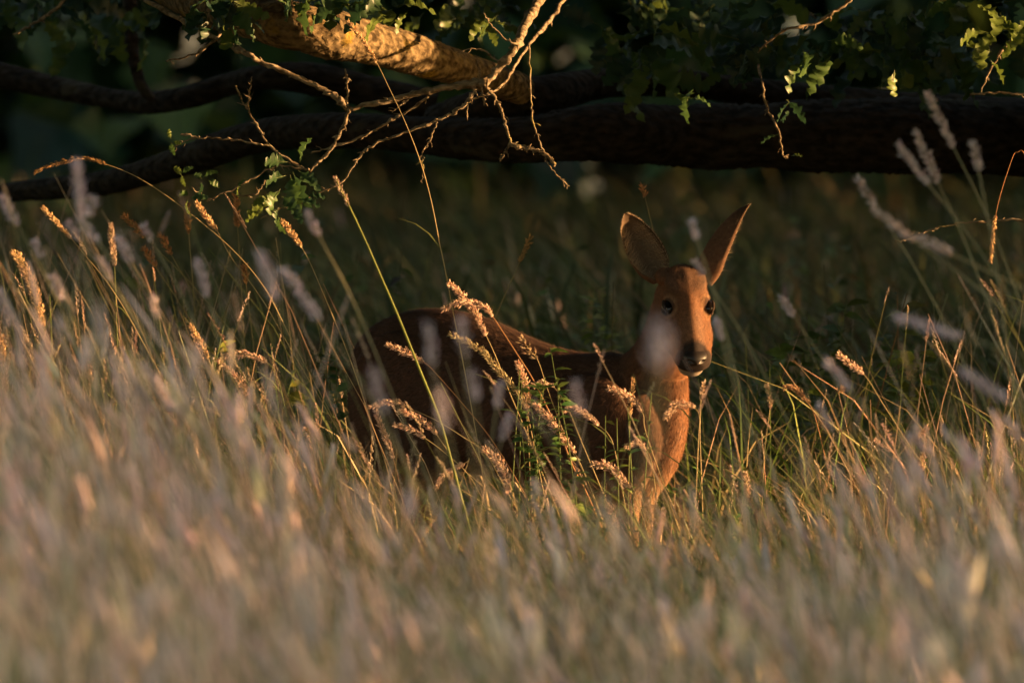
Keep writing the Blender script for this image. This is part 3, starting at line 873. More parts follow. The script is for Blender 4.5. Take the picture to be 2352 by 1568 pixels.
def grass_batch(mb_s, mb_h, P0, P1, P2, rad, th, hr_, tmpl, cs, ch, segs=4, sides=3):
    """many stalks: Bezier stems in mb_s, seed heads in mb_h following the last part (t > th) of each stalk"""
    N = len(P0)
    t = np.tile(np.linspace(0, 1, segs + 1), (N, 1))
    c = bez(P0, P1, P2, t)
    tan = P2 - P0; tan /= np.linalg.norm(tan, axis=1)[:, None]
    n1 = np.cross(tan, np.array((0.05, 1, 0.02))); n1 /= np.linalg.norm(n1, axis=1)[:, None]
    n2 = np.cross(tan, n1)
    rr = rad[:, None] * np.linspace(1, .45, segs + 1)[None]
    a = np.linspace(0, 2 * np.pi, sides, endpoint=False)
    v = c[:, :, None] + rr[:, :, None, None] * (np.cos(a)[None, None, :, None] * n1[:, None, None] + np.sin(a)[None, None, :, None] * n2[:, None, None])
    i, j = np.meshgrid(np.arange(segs), np.arange(sides), indexing='ij'); j2 = (j + 1) % sides
    q = np.stack([i * sides + j, i * sides + j2, (i + 1) * sides + j2, (i + 1) * sides + j], -1).reshape(-1, 4)
    K = (segs + 1) * sides
    mb_s.add(v.reshape(-1, 3), (q[None] + (np.arange(N) * K)[:, None, None]).reshape(-1, 4), None, np.repeat(cs, K, 0))
    if tmpl is None: return
    which = rng.integers(len(tmpl), size=N)
    for w_, (tv, tt) in enumerate(tmpl):
        s = np.where(which == w_)[0]
        if not len(s): continue
        aa = th[s][:, None] + (1 - th[s])[:, None] * tv[None, :, 0]
        cc = bez(P0[s], P1[s], P2[s], aa)
        v = cc + hr_[s][:, None, None] * (tv[None, :, 1, None] * n1[s][:, None] + tv[None, :, 2, None] * n2[s][:, None])
        mb_h.add(v.reshape(-1, 3), None, (tt[None] + (np.arange(len(s)) * len(tv))[:, None, None]).reshape(-1, 3), np.repeat(ch[s], len(tv), 0))

def blade_batch(mb, P0, P1, P2, wid, col, segs=4):
    N = len(P0)
    t = np.tile(np.linspace(0, 1, segs + 1), (N, 1))
    c = bez(P0, P1, P2, t)
    a = rng.uniform(0, 2 * np.pi, N)
    sd = np.stack([np.cos(a), np.sin(a), 0 * a], -1)
    w_ = wid[:, None] * np.interp(np.linspace(0, 5, segs + 1), np.arange(6), [.7, 1, .95, .75, .42, .03])[None]
    v = np.stack([c - sd[:, None] * w_[..., None], c + sd[:, None] * w_[..., None]], 2)
    K = (segs + 1) * 2
    q = np.array([(2 * k, 2 * k + 1, 2 * k + 3, 2 * k + 2) for k in range(segs)])
    mb.add(v.reshape(-1, 3), (q[None] + (np.arange(N) * K)[:, None, None]).reshape(-1, 4), None, np.repeat(col, K, 0))

# how high the meadow stands along the view: taller to both sides, a dip where the deer stands
VU = [-400, 0, 200, 400, 560, 680, 780, 900, 1100, 1300, 1500, 1650, 1800, 2000, 2150, 2352, 2800]
VV = [430, 470, 520, 610, 690, 770, 880, 960, 1020, 1050, 1050, 1010, 960, 890, 830, 800, 1100]
def vtop(u): return np.interp(u, VU, VV)

STRAW = [(.70, .52, .37), (.60, .43, .29), (.48, .35, .21), (.30, .29, .11), (.22, .24, .08), (.15, .18, .06)]
HEADC = [(.66, .51, .40), (.60, .45, .38), (.66, .53, .48), (.58, .46, .32), (.72, .58, .46)]
GREEN = [(.09, .15, .035), (.12, .17, .04), (.16, .19, .05), (.07, .12, .035), (.22, .22, .08)]

SP_FINE = [spikelet_template(34, s) for s in range(4)]
SP_MID = [spikelet_template(26, 10 + s, fat=1.25) for s in range(4)]
SPIN = [spindle_template(s) for s in range(5)]

def meadow(name, label, N, d0, d1, tmpl, hmax, below, headfrac, colw, hw_rng, lean=(.06, .38), uspan=(-700, 3050), extra_top=0.0, group=None, blade_n=0, blade_h=(.25, .6), green_w=None, power=1.0, bw=(.0018, .0042), cap=60, hlmax=.11, pal=None):
    s, h = MB(), MB()
    # even over the ground: depth weighted by the width of the view there
    d = np.sqrt(rng.uniform(d0 ** 2, d1 ** 2, N))
    u = rng.uniform(*uspan, N)
    v = vtop(u) + extra_top + below * rng.random(N) ** power
    x = (u - 1176) / FPX * d
    z = CAM_H - (v + 80) / FPX * d
    z = np.minimum(z, hmax * rng.uniform(.72, 1.0, N))
    ok = z > .18
    x, d, z, u = x[ok], d[ok], z[ok], u[ok]
    N = len(x)
    ln = z * rng.uniform(*lean, N) * np.where(rng.random(N) < .15, -.6, 1)
    tip = np.stack([x, d, z], -1)
    base = np.stack([x + ln, d + .08 * rng.normal(size=N) * z, 0 * z - .01], -1)
    mid = base * .45 + tip * .55; mid[:, 0] += ln * rng.uniform(.05, .35, N); mid[:, 2] = z * rng.uniform(.55, .72, N)
    hl = rng.uniform(.05, hlmax, N)
    th = 1 - hl / (z + .05)
    hr_ = rng.uniform(*hw_rng, N)
    has = rng.random(N) < headfrac
    cs = mixcol(N, STRAW, .3, colw)
    ch = mixcol(N, HEADC, .22)
    clump = np.sin(5.1 * x + 1.7 * d + 1) + np.sin(2.3 * x - 2.9 * d) + .7 * np.sin(9 * x + 4 * d)
    gm = np.clip((clump - .6) / 1.2, 0, .75)[:, None]
    cs = cs * (1 - gm) + np.array((.15, .17, .05)) * gm * (.6 + .8 * rng.random((N, 1)))
    pm = np.clip((-clump - .2) / 1.2, 0, .7)[:, None]
    ch = ch * (1 - pm) + np.array((.66, .53, .50)) * pm
    rad = rng.uniform(.0009, .0021, N)
    grass_batch(s, h, base[has], mid[has], tip[has], rad[has], th[has], hr_[has], tmpl, cs[has], ch[has])
    if (~has).any():
        grass_batch(s, h, base[~has], mid[~has], tip[~has], rad[~has], th[~has], hr_[~has], None, cs[~has], ch[~has])
    if blade_n:
        d = np.sqrt(rng.uniform(d0 ** 2, d1 ** 2, blade_n)); u = rng.uniform(*uspan, blade_n)
        x = (u - 1176) / FPX * d
        z = rng.uniform(*blade_h, blade_n) 
        z = np.minimum(z, np.maximum(.12, CAM_H - (vtop(u) + cap + 80) / FPX * d))
        ok = z > .1
        x, d, z = x[ok], d[ok], z[ok]; n = len(x)
        b = np.stack([x, d, 0 * z], -1)
        o = rng.normal(size=(n, 2)) * z[:, None] * .22; o[:, 0] -= z * .15
        mm = b.copy(); mm[:, :2] += o * .2; mm[:, 2] = z * .8
        tp = b.copy(); tp[:, :2] += o * 1.6; tp[:, 2] = z * rng.uniform(.7, 1.05, n)
        blade_batch(s, b, mm, tp, rng.uniform(*bw, n), mixcol(n, pal or GREEN + [(.44, .33, .20), (.36, .27, .15)], .25, green_w))
    o = s.build(name, M_GRASS)
    tag(o, label, 'grass', group, 'stuff')
    if h.n:
        ho = h.build('seed_heads', M_HEAD, o)
        ho['kind'] = 'stuff'
    return o

# near grass, far out of focus
meadow('grass', 'blurred tan and green grass filling the meadow nearest to the viewer', 1700, 17.5, 21, SPIN, .82, 700, .6, [7, 7, 3, 2, 2, 1], (.003, .0066), lean=(-.02, .4), extra_top=300, blade_n=900, blade_h=(.35, .66), power=.8, green_w=[1, 1, 2, 1, 3, 6, 6], hlmax=.15)
meadow('grass', 'soft blurred grass with pale fluffy heads in front of the deer', 6600, 21, 25.5, SPIN, 1.0, 800, .5, [7, 7, 3, 2, 2, 1], (.0028, .0060), lean=(.0, .42), extra_top=50, blade_n=3200, blade_h=(.3, .7), power=.6, green_w=[1, 1, 2, 1, 3, 6, 6], hlmax=.15)
meadow('grass', 'sharp golden grass around the legs of the deer', 4200, 25.5, 28.2, SP_FINE, .84, 640, .45, [6, 6, 3, 2, 2, 1], (.003, .006), lean=(-.15, .45), extra_top=40, blade_n=6500, blade_h=(.15, .5), power=.65, green_w=[1, 2, 2, 1, 2, 4, 3])
meadow('grass', 'scattered tall thin stems standing above the rest of the meadow', 330, 23.5, 28.2, SP_FINE, 1.25, 500, .6, [6, 6, 3, 3, 2, 1], (.003, .0055), lean=(.12, .45), extra_top=-280, power=.6)
meadow('grass', 'green and straw coloured grass close behind the deer', 2400, 28.75, 31.5, SP_MID, .95, 900, .35, [3, 3, 3, 3, 2, 2], (.003, .0055), extra_top=-230, blade_n=8000, blade_h=(.25, .7), power=.8, lean=(-.3, .45), cap=-160, green_w=[2, 2, 2, 3, 1, 2, 2])
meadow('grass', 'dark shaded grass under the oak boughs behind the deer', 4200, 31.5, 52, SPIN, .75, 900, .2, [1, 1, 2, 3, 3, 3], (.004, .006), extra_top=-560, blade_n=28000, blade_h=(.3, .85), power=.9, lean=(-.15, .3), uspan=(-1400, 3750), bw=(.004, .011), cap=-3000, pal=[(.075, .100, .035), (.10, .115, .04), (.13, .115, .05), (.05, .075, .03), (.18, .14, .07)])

# weeds and dead stems in the dark behind the deer
NU = 420
ud = np.sqrt(rng.uniform(29.3 ** 2, 40 ** 2, NU)); ux = rng.uniform(-2.6, 2.6, NU); uh = rng.uniform(.25, .85, NU)
mbs, mbl = MB(), MB()
for k in range(NU):
    b = np.array((ux[k], ud[k], 0)); tp = b + np.array((.15 * rng.normal() * uh[k], .15 * rng.normal() * uh[k], uh[k]))
    c = catmull([b, (b + tp) / 2 + .03 * rng.normal(size=3), tp], 7)
    tube(mbs, c, np.linspace(.003, .001, 7), 4, (.09, .09, .04) if rng.random() < .6 else (.22, .14, .07), cap=False)
    nl = rng.integers(8, 22)
    f = rng.uniform(.3, 1, nl) * 6
    pp = np.stack([np.interp(f, np.arange(7), c[:, q]) for q in range(3)], -1)
    th = rng.uniform(0, 2 * np.pi, nl)
    sz = rng.uniform(.02, .05)
    scatter(mbl, oval_leaf(1, .5, .3, .4, 4), pp, np.stack([np.cos(th), np.sin(th), rng.uniform(-.4, .6, nl)], -1), rng.normal(size=nl) * .5, sz * rng.uniform(.6, 1.3, nl), mixcol(nl, [(.05, .09, .025), (.08, .12, .03), (.13, .15, .03), (.16, .10, .04)], .25))
uo = mbs.build('undergrowth', M_GRASS)
tag(uo, 'tangled weeds and dead stems in the shade behind the deer', 'undergrowth', kind='stuff')
ul = mbl.build('foliage', M_LEAF, uo); ul['kind'] = 'stuff'

# single stalks one can pick out ------------------------------------------------
PINK = (.74, .58, .46); GOLD = (.70, .54, .32); TAN = (.62, .51, .40); PURPLE = (.68, .60, .62)
ST_RED = (.42, .22, .10); ST_GREEN = (.20, .24, .07); ST_STRAW = (.46, .37, .19)

def hang(path, d, dd=0.0):
    """3-D curve from the tip to the ground through the traced pixels"""
    P = [at(u, v, d) for u, v in path]
    t = P[-1] - P[-2]
    t = t / max(1e-6, -t[2]) if t[2] < -1e-4 else np.array((0, 0, -1.0))
    z = P[-1][2]
    sl = np.clip(t[0], -.7, .7)
    if z > .02:
        P.append(np.array((P[-1][0] + sl * z * .45, d, z * .5)))
        P.append(np.array((P[-1][0] + sl * z * .20, d + dd, -.01)))
    return np.array(P)

def spikes(mb, c, r, col, dens, spl, style):
    """spikelets along the curve c (tip first)"""
    seg = np.linalg.norm(np.diff(c, axis=0), axis=1); L = seg.sum()
    cum = np.concatenate([[0], np.cumsum(seg)]) / L
    n = int(L * dens)
    t, n1, n2 = frames(c)
    for k in range(n):
        a = (k + rng.random()) / n
        pos = np.array([np.interp(a, cum, c[:, q]) for q in range(3)])
        i = min(len(c) - 1, int(a * (len(c) - 1)))
        ph = rng.uniform(0, 2 * math.pi)
        out = n1[i] * math.cos(ph) + n2[i] * math.sin(ph)
        env = (math.sin(math.pi * min(1, .12 + .83 * a)) ** .7)
        if style == 'spike': env = .25 + .75 * math.sin(math.pi * min(1, .06 + .9 * a)) ** .8
        b = pos + out * r * env * rng.uniform(.0, .9)
        dr = -t[i] * rng.uniform(.6, 1.0) + out * rng.uniform(.3, .9)
        dr /= np.linalg.norm(dr)
        l = spl * rng.uniform(.6, 1.5); w_ = l * rng.uniform(.10, .19)
        s1 = np.cross(dr, rng.normal(size=3)); s1 /= np.linalg.norm(s1) + 1e-9
        s2 = np.cross(dr, s1)
        m = b + dr * l * .4
        cc = np.array(col) * rng.uniform(.65, 1.3)
        if rng.random() < .2: cc = cc * np.array((.9, .78, .85))
        mb.add([b, m + s1 * w_, m - s1 * w_ * .6 + s2 * w_, m - s1 * w_ * .6 - s2 * w_, b + dr * l], None,
               [(0, 1, 2), (0, 2, 3), (0, 3, 1), (4, 2, 1), (4, 3, 2), (4, 1, 3)], np.clip(cc, 0, .9))
        if style == 'sparse':
            tube(mb, [pos, b], [.00035, .0003], 3, ST_STRAW, cap=False)

def stalk(label, path, nh, d=28.1, r=.0055, head=PINK, stem=ST_STRAW, sr=.0011, dens=1500, spl=.0062, style='plume', group=None, cat='grass stalk'):
    """one grass stalk; path from the tip downwards, the first nh traced points carry the seed head"""
    P = hang(path, d, .05 * rng.normal())
    if style == 'plume': r, dens, spl = r * 1.3, dens * 2.4, spl * .95
    if group or 'blurred' in label: r, dens = r * 1.25, dens * 1.3
    if d < 22: dens *= .5
    c = catmull(P, 14 * len(P))
    c[:, 1] += .01 * np.sin(np.linspace(0, 5, len(c)))
    k = max(4, int(14 * len(P) * (nh - 1) / (len(P) - 1)))
    e = empty('grass_stalk', tuple(c[-1]))
    tag(e, label, cat, group)
    mb = MB()
    n = len(c)
    tube(mb, c[2::2], np.linspace(sr * .45, sr * 1.15, len(c[2::2])), 5, stem)
    if rng.random() < .75 and n > 30:                                   # a narrow leaf off the stalk
        i = int(n * rng.uniform(.6, .85))
        b = c[i]; sg = rng.choice([-1, 1]); l = rng.uniform(.08, .2)
        blade_batch(mb, b[None], (b + np.array((sg * l * .3, .02, l * .5)))[None], (b + np.array((sg * l * .9, .03, l * .45)))[None], np.array([.0022]), np.array([[.17, .2, .07]]))
    mb.build('stem', M_GRASS, e)
    mb = MB()
    spikes(mb, c[:k], r, head, dens, spl, style)
    mb.build('seed_head', M_HEAD, e, smooth=False)
    return e

stalk('forked pink plume of grass rising just above the deer\'s back', [(1031, 650), (1060, 679), (1093, 719), (1107, 752), (1118, 774), (1140, 822), (1170, 900), (1215, 1010)], 5, 28.0, .0065)
stalk('arching plume on a thick red brown stem that crosses the deer\'s back', [(1016, 710), (1042, 697), (1082, 695), (1115, 708), (1133, 730), (1155, 763), (1188, 814), (1225, 873), (1258, 939), (1290, 1005), (1316, 1071), (1353, 1144), (1400, 1260)], 5, 27.95, .0065, PINK, ST_RED, .0019)
stalk('long greenish plume slanting across the middle of the deer\'s flank', [(1034, 767), (1078, 789), (1115, 814), (1144, 851), (1170, 880), (1199, 917), (1212, 955), (1230, 1040)], 7, 27.95, .0062, (.52, .46, .28), ST_STRAW)
stalk('pink plume on a long slanting stem over the deer\'s haunch', [(888, 791), (928, 807), (979, 836), (1009, 866), (1060, 924), (1115, 990), (1155, 1049), (1188, 1104), (1240, 1200)], 3, 27.95, .0058, PINK, ST_RED, .0013)
stalk('thick bare green stalk crossing the deer\'s rump from above', [(770, 408), (785, 440), (805, 480), (840, 555), (873, 631), (913, 723), (965, 851), (1009, 961), (1038, 1063), (1060, 1144), (1090, 1260)], 3, 27.5, .004, TAN, (.22, .26, .06), .0030, style='spike')
stalk('plume arching level over the deer\'s thigh', [(851, 935), (877, 924), (913, 924), (935, 935), (1001, 965), (1060, 1001), (1115, 1041), (1160, 1120)], 4, 27.95, .005)
stalk('short plume hanging against the deer\'s thigh', [(917, 943), (961, 961), (990, 985), (1005, 1001), (1040, 1060), (1060, 1150)], 4, 27.9, .006)
stalk('lower of the plumes over the deer\'s thigh', [(906, 974), (943, 986), (979, 1008), (1023, 1041), (1078, 1093), (1130, 1190)], 3, 27.9, .005)
stalk('narrow upright plume on a red stem beside the deer\'s hind leg', [(862, 943), (877, 983), (895, 1027), (904, 1056), (917, 1107), (932, 1180), (950, 1290)], 4, 27.9, .0045, PINK, ST_RED)
stalk('drooping plume before the deer\'s shoulder', [(1397, 893), (1433, 904), (1459, 924), (1477, 950), (1481, 983), (1499, 1041), (1530, 1130)], 4, 27.9, .0065)
stalk('curved plume between the deer\'s flank and shoulder', [(1294, 944), (1316, 933), (1345, 950), (1378, 979), (1397, 997), (1411, 1030), (1430, 1130)], 4, 27.9, .005)
stalk('hooked fluffy plume in front of the deer\'s lit neck', [(1529, 961), (1547, 935), (1572, 928), (1598, 939), (1607, 961), (1605, 997), (1600, 1100)], 4, 27.6, .0075, (.64, .50, .38))
stalk('small curved plume before the deer\'s foreleg', [(1437, 1027), (1463, 1018), (1488, 1038), (1500, 1080), (1510, 1180)], 3, 27.9, .0045)
stalk('bushy plume in front of the deer\'s chest between the forelegs', [(1360, 1067), (1397, 1071), (1426, 1096), (1448, 1126), (1470, 1170), (1500, 1270)], 4, 27.8, .0075)
stalk('thick bent plume under the deer\'s belly', [(1111, 1030), (1144, 1060), (1162, 1100), (1162, 1140), (1165, 1220)], 4, 27.8, .0085)
stalk('long dense plume leaning over the deer\'s belly', [(1225, 928), (1261, 961), (1298, 1012), (1323, 1045), (1360, 1130), (1400, 1250)], 4, 27.85, .0075)
stalk('plume beside the tall red brown stem on the deer\'s flank', [(1188, 830), (1203, 870), (1213, 910), (1210, 950), (1215, 1040)], 4, 27.9, .006)
stalk('thin upright spike just beside the deer\'s neck', [(1616, 877), (1613, 900), (1610, 925), (1608, 1000), (1612, 1120)], 3, 27.95, .0032, TAN, ST_STRAW, style='spike')
stalk('open panicle with few spikelets before the deer\'s flank', [(1195, 774), (1217, 804), (1236, 829), (1258, 895), (1280, 954), (1309, 1027), (1345, 1093), (1390, 1210)], 3, 27.9, .011, (.42, .33, .22), ST_STRAW, .0011, 700, .009, 'sparse')
stalk('small plume between the open panicle and the flank plume', [(1225, 885), (1250, 880), (1275, 892), (1300, 930), (1330, 1000)], 3, 27.95, .004, TAN)
stalk('upright narrow spike against the deer\'s shoulder', [(1455, 870), (1450, 910), (1447, 960), (1445, 1060)], 3, 27.95, .003, GOLD, ST_GREEN, style='spike')
for lab, path, nh, d, r, col in [
    ('tall feathery golden plume at the meadow edge beside the pale blurred heads', [(29, 579), (51, 605), (77, 663), (99, 755), (110, 831), (125, 960)], 4, 27.9, .0075, GOLD),
    ('thin golden spike on a long slanting stem below the arching panicle', [(97, 476), (130, 512), (165, 550), (183, 572), (256, 663), (330, 790)], 3, 28.0, .0035, GOLD),
    ('upright narrow spike among the pale blurred heads', [(254, 516), (257, 560), (263, 620), (268, 750), (275, 900)], 3, 28.0, .004, TAN),
    ('broad plume curving level beside the deer\'s rump', [(501, 831), (523, 817), (567, 813), (615, 835), (637, 868), (660, 960)], 4, 27.9, .0055, PINK),
    ('plume bending down from the level one beside the rump', [(512, 839), (542, 864), (567, 905), (578, 952), (590, 1080)], 4, 27.9, .005, PINK),
    ('arched greenish plume bowing low over the tan grass', [(285, 989), (311, 952), (351, 930), (395, 930), (430, 965), (460, 1040)], 4, 27.9, .006, (.50, .44, .24)),
    ('slanting plume right under the arched greenish one', [(380, 897), (414, 934), (432, 970), (443, 1003), (465, 1100)], 4, 27.9, .0065, PINK),
    ('smooth arching plume beside the slanting one', [(468, 937), (505, 948), (531, 978), (549, 1020), (565, 1120)], 4, 27.9, .0055, TAN),
    ('short plume tilting out below the arched greenish one', [(293, 996), (322, 1029), (340, 1066), (360, 1150)], 3, 27.9, .006, PINK),
    ('golden spike below the small leafy twig tip', [(450, 466), (475, 500), (500, 533), (530, 590), (590, 670), (650, 770)], 3, 28.3, .0042, GOLD),
    ('golden spike below the lit oak leaves', [(648, 508), (672, 540), (695, 572), (717, 615), (761, 718), (798, 809), (830, 900)], 3, 28.3, .0055, GOLD),
    ('thin spike with dry husks over the dark gap beside the rump', [(436, 747), (461, 787), (480, 828), (500, 900)], 3, 28.1, .004, GOLD),
    ('long dense plume standing at the very edge of the tan grass', [(3, 770), (8, 820), (10, 870), (8, 940), (12, 1050)], 4, 27.9, .0065, GOLD),
    ('long fine panicle arching over the dark ground under the curved limb', [(80, 395), (120, 378), (190, 365), (250, 380), (320, 410), (410, 470), (520, 560), (600, 650), (660, 760)], 4, 28.5, .004, (.40, .27, .12)),
    ('thin grass spike rising through the bare twigs', [(800, 50), (835, 95), (868, 150), (890, 195), (930, 280), (965, 370), (990, 460), (1010, 560), (1030, 660)], 3, 28.3, .0028, GOLD),
    ('drooping golden plume in the lit grass beside the hind leg', [(580, 1060), (600, 1030), (640, 1020), (670, 1060), (680, 1140)], 4, 27.9, .005, GOLD),
    ('golden plume bent over in the tan grass below the rump', [(700, 985), (712, 1000), (722, 1050), (735, 1120)], 3, 27.9, .004, PINK),
    ('pale plume bent sideways across the bleached stems', [(1000, 1120), (1020, 1090), (1070, 1062), (1075, 1062), (1040, 1160)], 3, 27.8, .005, PINK),
    ('plume with a bent tip in the dark gap beyond the deer\'s chest', [(1926, 813), (1951, 835), (1988, 864), (2028, 927), (2101, 1040), (2138, 1088), (2180, 1180)], 3, 27.7, .006, PINK),
    ('curled plume on a red stem beyond the deer\'s chest', [(1801, 890), (1823, 890), (1845, 912), (1861, 930), (1878, 978), (1904, 1088), (1930, 1200)], 4, 27.9, .0042, (.5, .33, .2)),
    ('dense upright spike next to the curled plume', [(1761, 883), (1768, 912), (1768, 945), (1757, 1030), (1750, 1160)], 3, 27.9, .0045, TAN),
    ('small tuft on a stem slanting the other way across the red one', [(1938, 890), (1930, 897), (1922, 905), (1882, 1000), (1845, 1088), (1800, 1200)], 3, 27.9, .004, GOLD),
    ('pale spike pointing away from the slanting stems beyond the chest', [(2130, 981), (2110, 1000), (2087, 1020), (2035, 1084), (1960, 1200)], 3, 27.9, .0045, PINK),
    ('short pointed spike standing upright beyond the deer\'s chest', [(2116, 1044), (2117, 1065), (2118, 1090), (2119, 1180)], 3, 27.9, .0035, PINK),
    ('thin spike laid over the crossing stems', [(2010, 1011), (2030, 1025), (2050, 1040), (2112, 1088), (2200, 1190)], 3, 27.9, .003, PINK),
    ('gnarled brown spike standing in the tan grass beyond the forelegs', [(1712, 1085), (1716, 1120), (1714, 1180), (1720, 1290)], 3, 27.8, .005, TAN),
    ('spray of fine spikelets on a thin stem beyond the forelegs', [(1955, 1075), (1955, 1100), (1952, 1140), (1948, 1240)], 3, 27.9, .013, (.36, .25, .17)),
    ('short plume low in the grass below the foreleg', [(1395, 1160), (1415, 1195), (1440, 1240), (1470, 1300)], 3, 27.7, .006, PINK),
    ('thin orange stem with a drooping tip over the dark bough', [(2275, 600), (2290, 480), (2325, 365), (2338, 350), (2352, 352), (2375, 420), (2390, 600)], 2, 27.9, .0015, GOLD),
]:
    stalk(lab, path, nh, d, r, col, ST_RED if 'red stem' in lab or 'orange' in lab else (ST_GREEN if rng.random() < .3 else ST_STRAW), style='sparse' if 'fine' in lab else 'plume')

# pale soft heads standing out of focus between the viewer and the deer
def soft(label, group, items, col=PURPLE, labels=()):
    for q, (u0, v0, u1, v1, d, r) in enumerate(items):
        sl = (u1 - u0) / max(20, (v1 - v0))
        stalk(labels[q] if q < len(labels) else label, [(u0, v0), ((u0 + u1) / 2, (v0 + v1) / 2), (u1, v1), (u1 + 130 * sl, v1 + 130), (u1 + 290 * sl, v1 + 330)], 3, d, r, col, (.30, .27, .14), .0016, 1500, .0085, 'spike', group)
soft('pale lavender seed head, blurred, rising over the dark ground under the curved limb', 'pale blurred heads on the tall side of the meadow',
     [(176, 372, 190, 520, 22.6, .007), (4, 452, 44, 526, 24.6, .0055), (216, 455, 205, 505, 24.4, .006), (78, 552, 98, 602, 24.8, .005), (155, 512, 190, 560, 24.5, .0055), (185, 505, 232, 566, 24.3, .0055),
      (270, 548, 305, 612, 24.4, .006), (225, 590, 258, 650, 24.7, .005), (120, 632, 150, 700, 24.5, .0055), (0, 670, 26, 760, 23.8, .0065), (330, 520, 352, 560, 25.0, .004)])
soft('pale lavender seed head, blurred, on a long slanting stem beside the deer\'s rump', 'pale blurred heads beside the rump',
     [(704, 490, 736, 550, 24.6, .0055), (455, 600, 478, 690, 24.2, .0065), (655, 620, 740, 745, 23.2, .008), (598, 580, 640, 700, 22.0, .008), (348, 680, 362, 740, 24.6, .0045), (330, 840, 420, 960, 23.6, .006)], labels=['stubby blurred lavender head right beside the lit oak leaves', 'upright blurred head over the dark gap beside the rump', 'large blurred head leaning towards the rump under the golden spike', 'widest faint blurred head standing between the golden spikes'])
soft('pale grey seed head, much blurred, hanging like a veil before the deer\'s flank', 'veils of blurred heads before the flank',
     [(985, 745, 995, 850, 21.0, .006), (1060, 740, 1068, 830, 21.2, .006), (1082, 860, 1092, 930, 21.6, .0055), (860, 850, 880, 960, 20.5, .0055), (1150, 880, 1140, 945, 23.8, .005), (1170, 955, 1150, 1020, 23.8, .0045), (1010, 900, 1030, 1000, 20.8, .006), (1320, 880, 1330, 960, 21.0, .005)])
soft('large pale blurred seed head before the deer\'s cheek', None, [(1510, 735, 1498, 855, 17.6, .010)])
soft('fainter blurred seed head beside the large one before the deer\'s cheek', None, [(1530, 770, 1522, 860, 17.2, .006)])
soft('soft blurred grey head tip in front of the deer\'s forehead', None, [(1588, 510, 1604, 560, 24.4, .0042)])
soft('short blurred grey head over the deer\'s brow', None, [(1596, 600, 1622, 640, 25.2, .0036)])
soft('blurred pale head close beside the deer\'s cheek', None, [(1646, 735, 1660, 790, 25.0, .005)])
soft('tall blurred stalk with a pale head, swaying over the dark bough', 'tall blurred stalks before the bough',
     [(2130, 215, 2196, 350, 25.4, .0055), (2104, 305, 2160, 430, 25.2, .0055), (1970, 412, 2018, 486, 25.2, .0055), (2062, 332, 2140, 432, 24.8, .0045), (2236, 328, 2250, 402, 24.8, .0055), (2005, 480, 2110, 560, 24.4, .005), (2110, 545, 2200, 590, 24.0, .005)], (.58, .49, .44),
     ['tallest blurred stalk, its pale head reaching furthest up over the dark bough', 'blurred pale head just under the tallest one, against the dark bough', 'blurred pale head standing just below the bough, apart from the tall stalks',
      'thin blurred grey head leaning out over the bough away from the tall stalks', 'stubby upright blurred head beside the tallest stalk before the bough', 'blurred head bowing low over the dead twig', 'lowest bowed blurred head, crossing the tall stems under the dead twig'])
soft('blurred pale head on a slanting stem in the gap beyond the deer\'s cheek', 'blurred heads beyond the cheek',
     [(1795, 682, 1830, 736, 25.6, .004), (2060, 730, 2230, 780, 22.5, .006), (1900, 830, 1960, 905, 23.6, .006), (1880, 930, 1915, 1000, 24.4, .005), (2090, 1000, 2145, 1050, 24.0, .005), (2210, 850, 2330, 930, 22.5, .006), (2310, 960, 2350, 1020, 24.0, .006)], labels=['slim blurred tan head standing upright in the gap beyond the deer\'s cheek', 'long blurred head lying almost level beyond the leafy clump', 'thick blurred head leaning towards the bent plume', 'small blurred head next to the red stem beyond the chest', 'blurred head under the pale spike beyond the chest'])

soft('dry orange head glowing in the dark grass behind the pale blurred heads', 'dry orange heads behind the meadow edge',
     [(285, 495, 340, 552, 29.3, .005), (368, 540, 398, 594, 29.3, .005), (541, 450, 546, 530, 29.3, .0045), (428, 470, 434, 545, 29.3, .004), (560, 610, 566, 660, 29.3, .004), (330, 570, 362, 620, 29.25, .0045)], (.62, .38, .20))
soft('small dry orange head lit against the dark grass above the deer\'s back', None, [(1476, 428, 1483, 458, 29.25, .0035)], (.62, .38, .20))
soft('slanting dry stem with a faint head behind the deer\'s back', None, [(1218, 545, 1190, 610, 29.3, .003)], (.45, .33, .16))

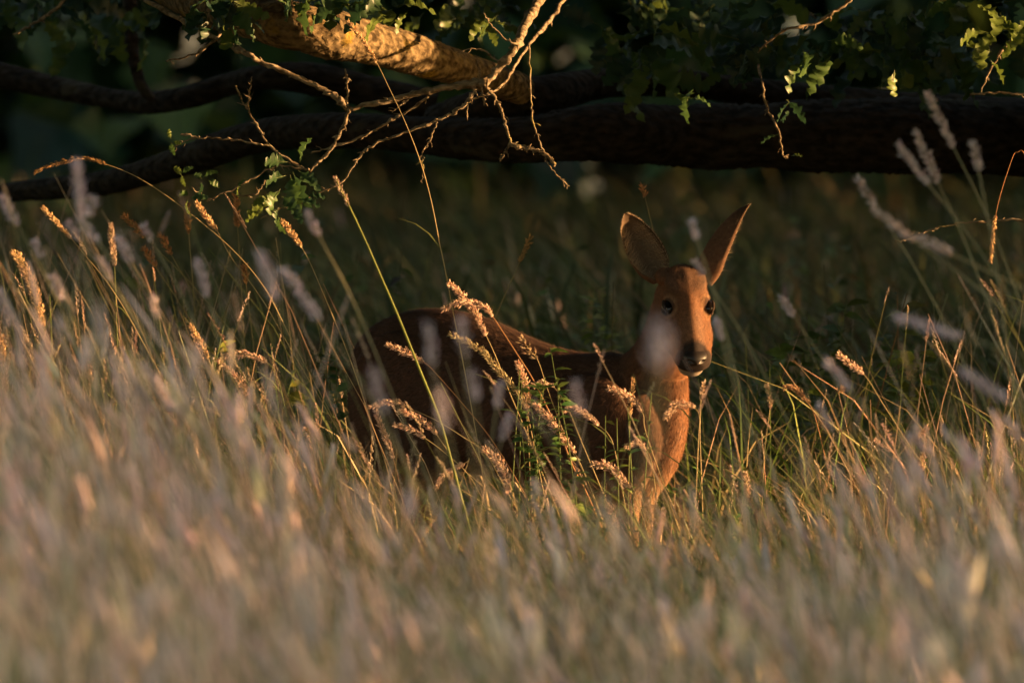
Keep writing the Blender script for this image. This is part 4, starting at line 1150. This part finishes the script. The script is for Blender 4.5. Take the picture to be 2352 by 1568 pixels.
# leafy plants ------------------------------------------------------------------
def leafy(label, u, v, d, h, nst, nl, L, W, cols, spread=.06, group=None):
    b = at(u, v, d)
    e = empty('leafy_plant', (b[0], d, 0))
    tag(e, label, 'plant', group)
    for k in range(nst):
        tip = np.array((b[0] + spread * rng.normal(), d + spread * rng.normal(), b[2] + h * .15 * rng.normal()))
        base = np.array((b[0] + spread * .5 * rng.normal(), d, 0))
        c = catmull([base, (base + tip) / 2 + .02 * rng.normal(size=3), tip], 14)
        mb = MB(); tube(mb, c, np.linspace(.0022, .0009, 14), 5, (.12, .17, .05)); mb.build('stem', M_GRASS, e)
        mb = MB()
        for q in range(nl):
            a = 1 - (h / max(.05, tip[2])) * rng.random()
            p0 = np.array([np.interp(max(.05, a) * 13, np.arange(14), c[:, z]) for z in range(3)])
            th = rng.uniform(0, 2 * math.pi)
            scatter(mb, oval_leaf(L * rng.uniform(.6, 1.2), W * rng.uniform(.7, 1.2), .3, .3), p0[None], np.array([(math.cos(th), math.sin(th), rng.uniform(-.1, .7))]), np.array([rng.normal() * .5]), np.ones(1), mixcol(1, cols, .2))
        o = mb.build('foliage', M_LEAF, e); o['kind'] = 'stuff'
VETCH = [(.05, .12, .03), (.075, .145, .035), (.11, .16, .04)]
leafy('green leafy vetch climbing the stalks under the deer\'s belly', 1245, 900, 27.85, .36, 7, 46, .030, .010, VETCH, .022)
leafy('small broad-leaved green plant beside the deer\'s foreleg', 1322, 1085, 27.8, .12, 3, 9, .050, .026, VETCH, .02)
leafy('single glossy green leaves on a stem over the deer\'s flank', 1195, 858, 27.9, .10, 2, 4, .036, .016, VETCH, .008)
leafy('small green sprigs among the grass at the deer\'s elbow', 1440, 940, 27.8, .2, 4, 10, .026, .010, VETCH, .03)
leafy('yellow green leafy weed lit by the sun behind the deer\'s cheek', 1402, 680, 30.6, .14, 3, 14, .035, .018, [(.20, .24, .04), (.24, .26, .05)], .02)
leafy('green leaves by the deer\'s rump', 770, 800, 28.5, .12, 3, 9, .034, .018, VETCH, .02)
leafy('yellow green leafy clump lit low in the dark gap beyond the deer', 2040, 790, 29.6, .2, 8, 16, .045, .026, [(.20, .24, .04), (.16, .22, .05), (.10, .16, .04)], .09)
leafy('dark green broad-leaved weeds behind the deer\'s chest', 1800, 790, 29.8, .3, 10, 16, .05, .03, [(.06, .11, .03), (.08, .13, .03)], .16)
leafy('tuft of thin green weeds with narrow leaves at the foot of the grass', 1650, 1150, 27.7, .2, 8, 26, .026, .006, VETCH, .06)
leafy('green weeds growing among the golden grass beside the hind leg', 560, 985, 27.9, .2, 6, 20, .025, .009, [(.16, .2, .05), (.12, .18, .05)], .04)
leafy('low leafy weeds behind the golden grass beside the rump', 460, 850, 29.2, .3, 10, 20, .05, .022, [(.10, .14, .03), (.14, .16, .03)], .12)
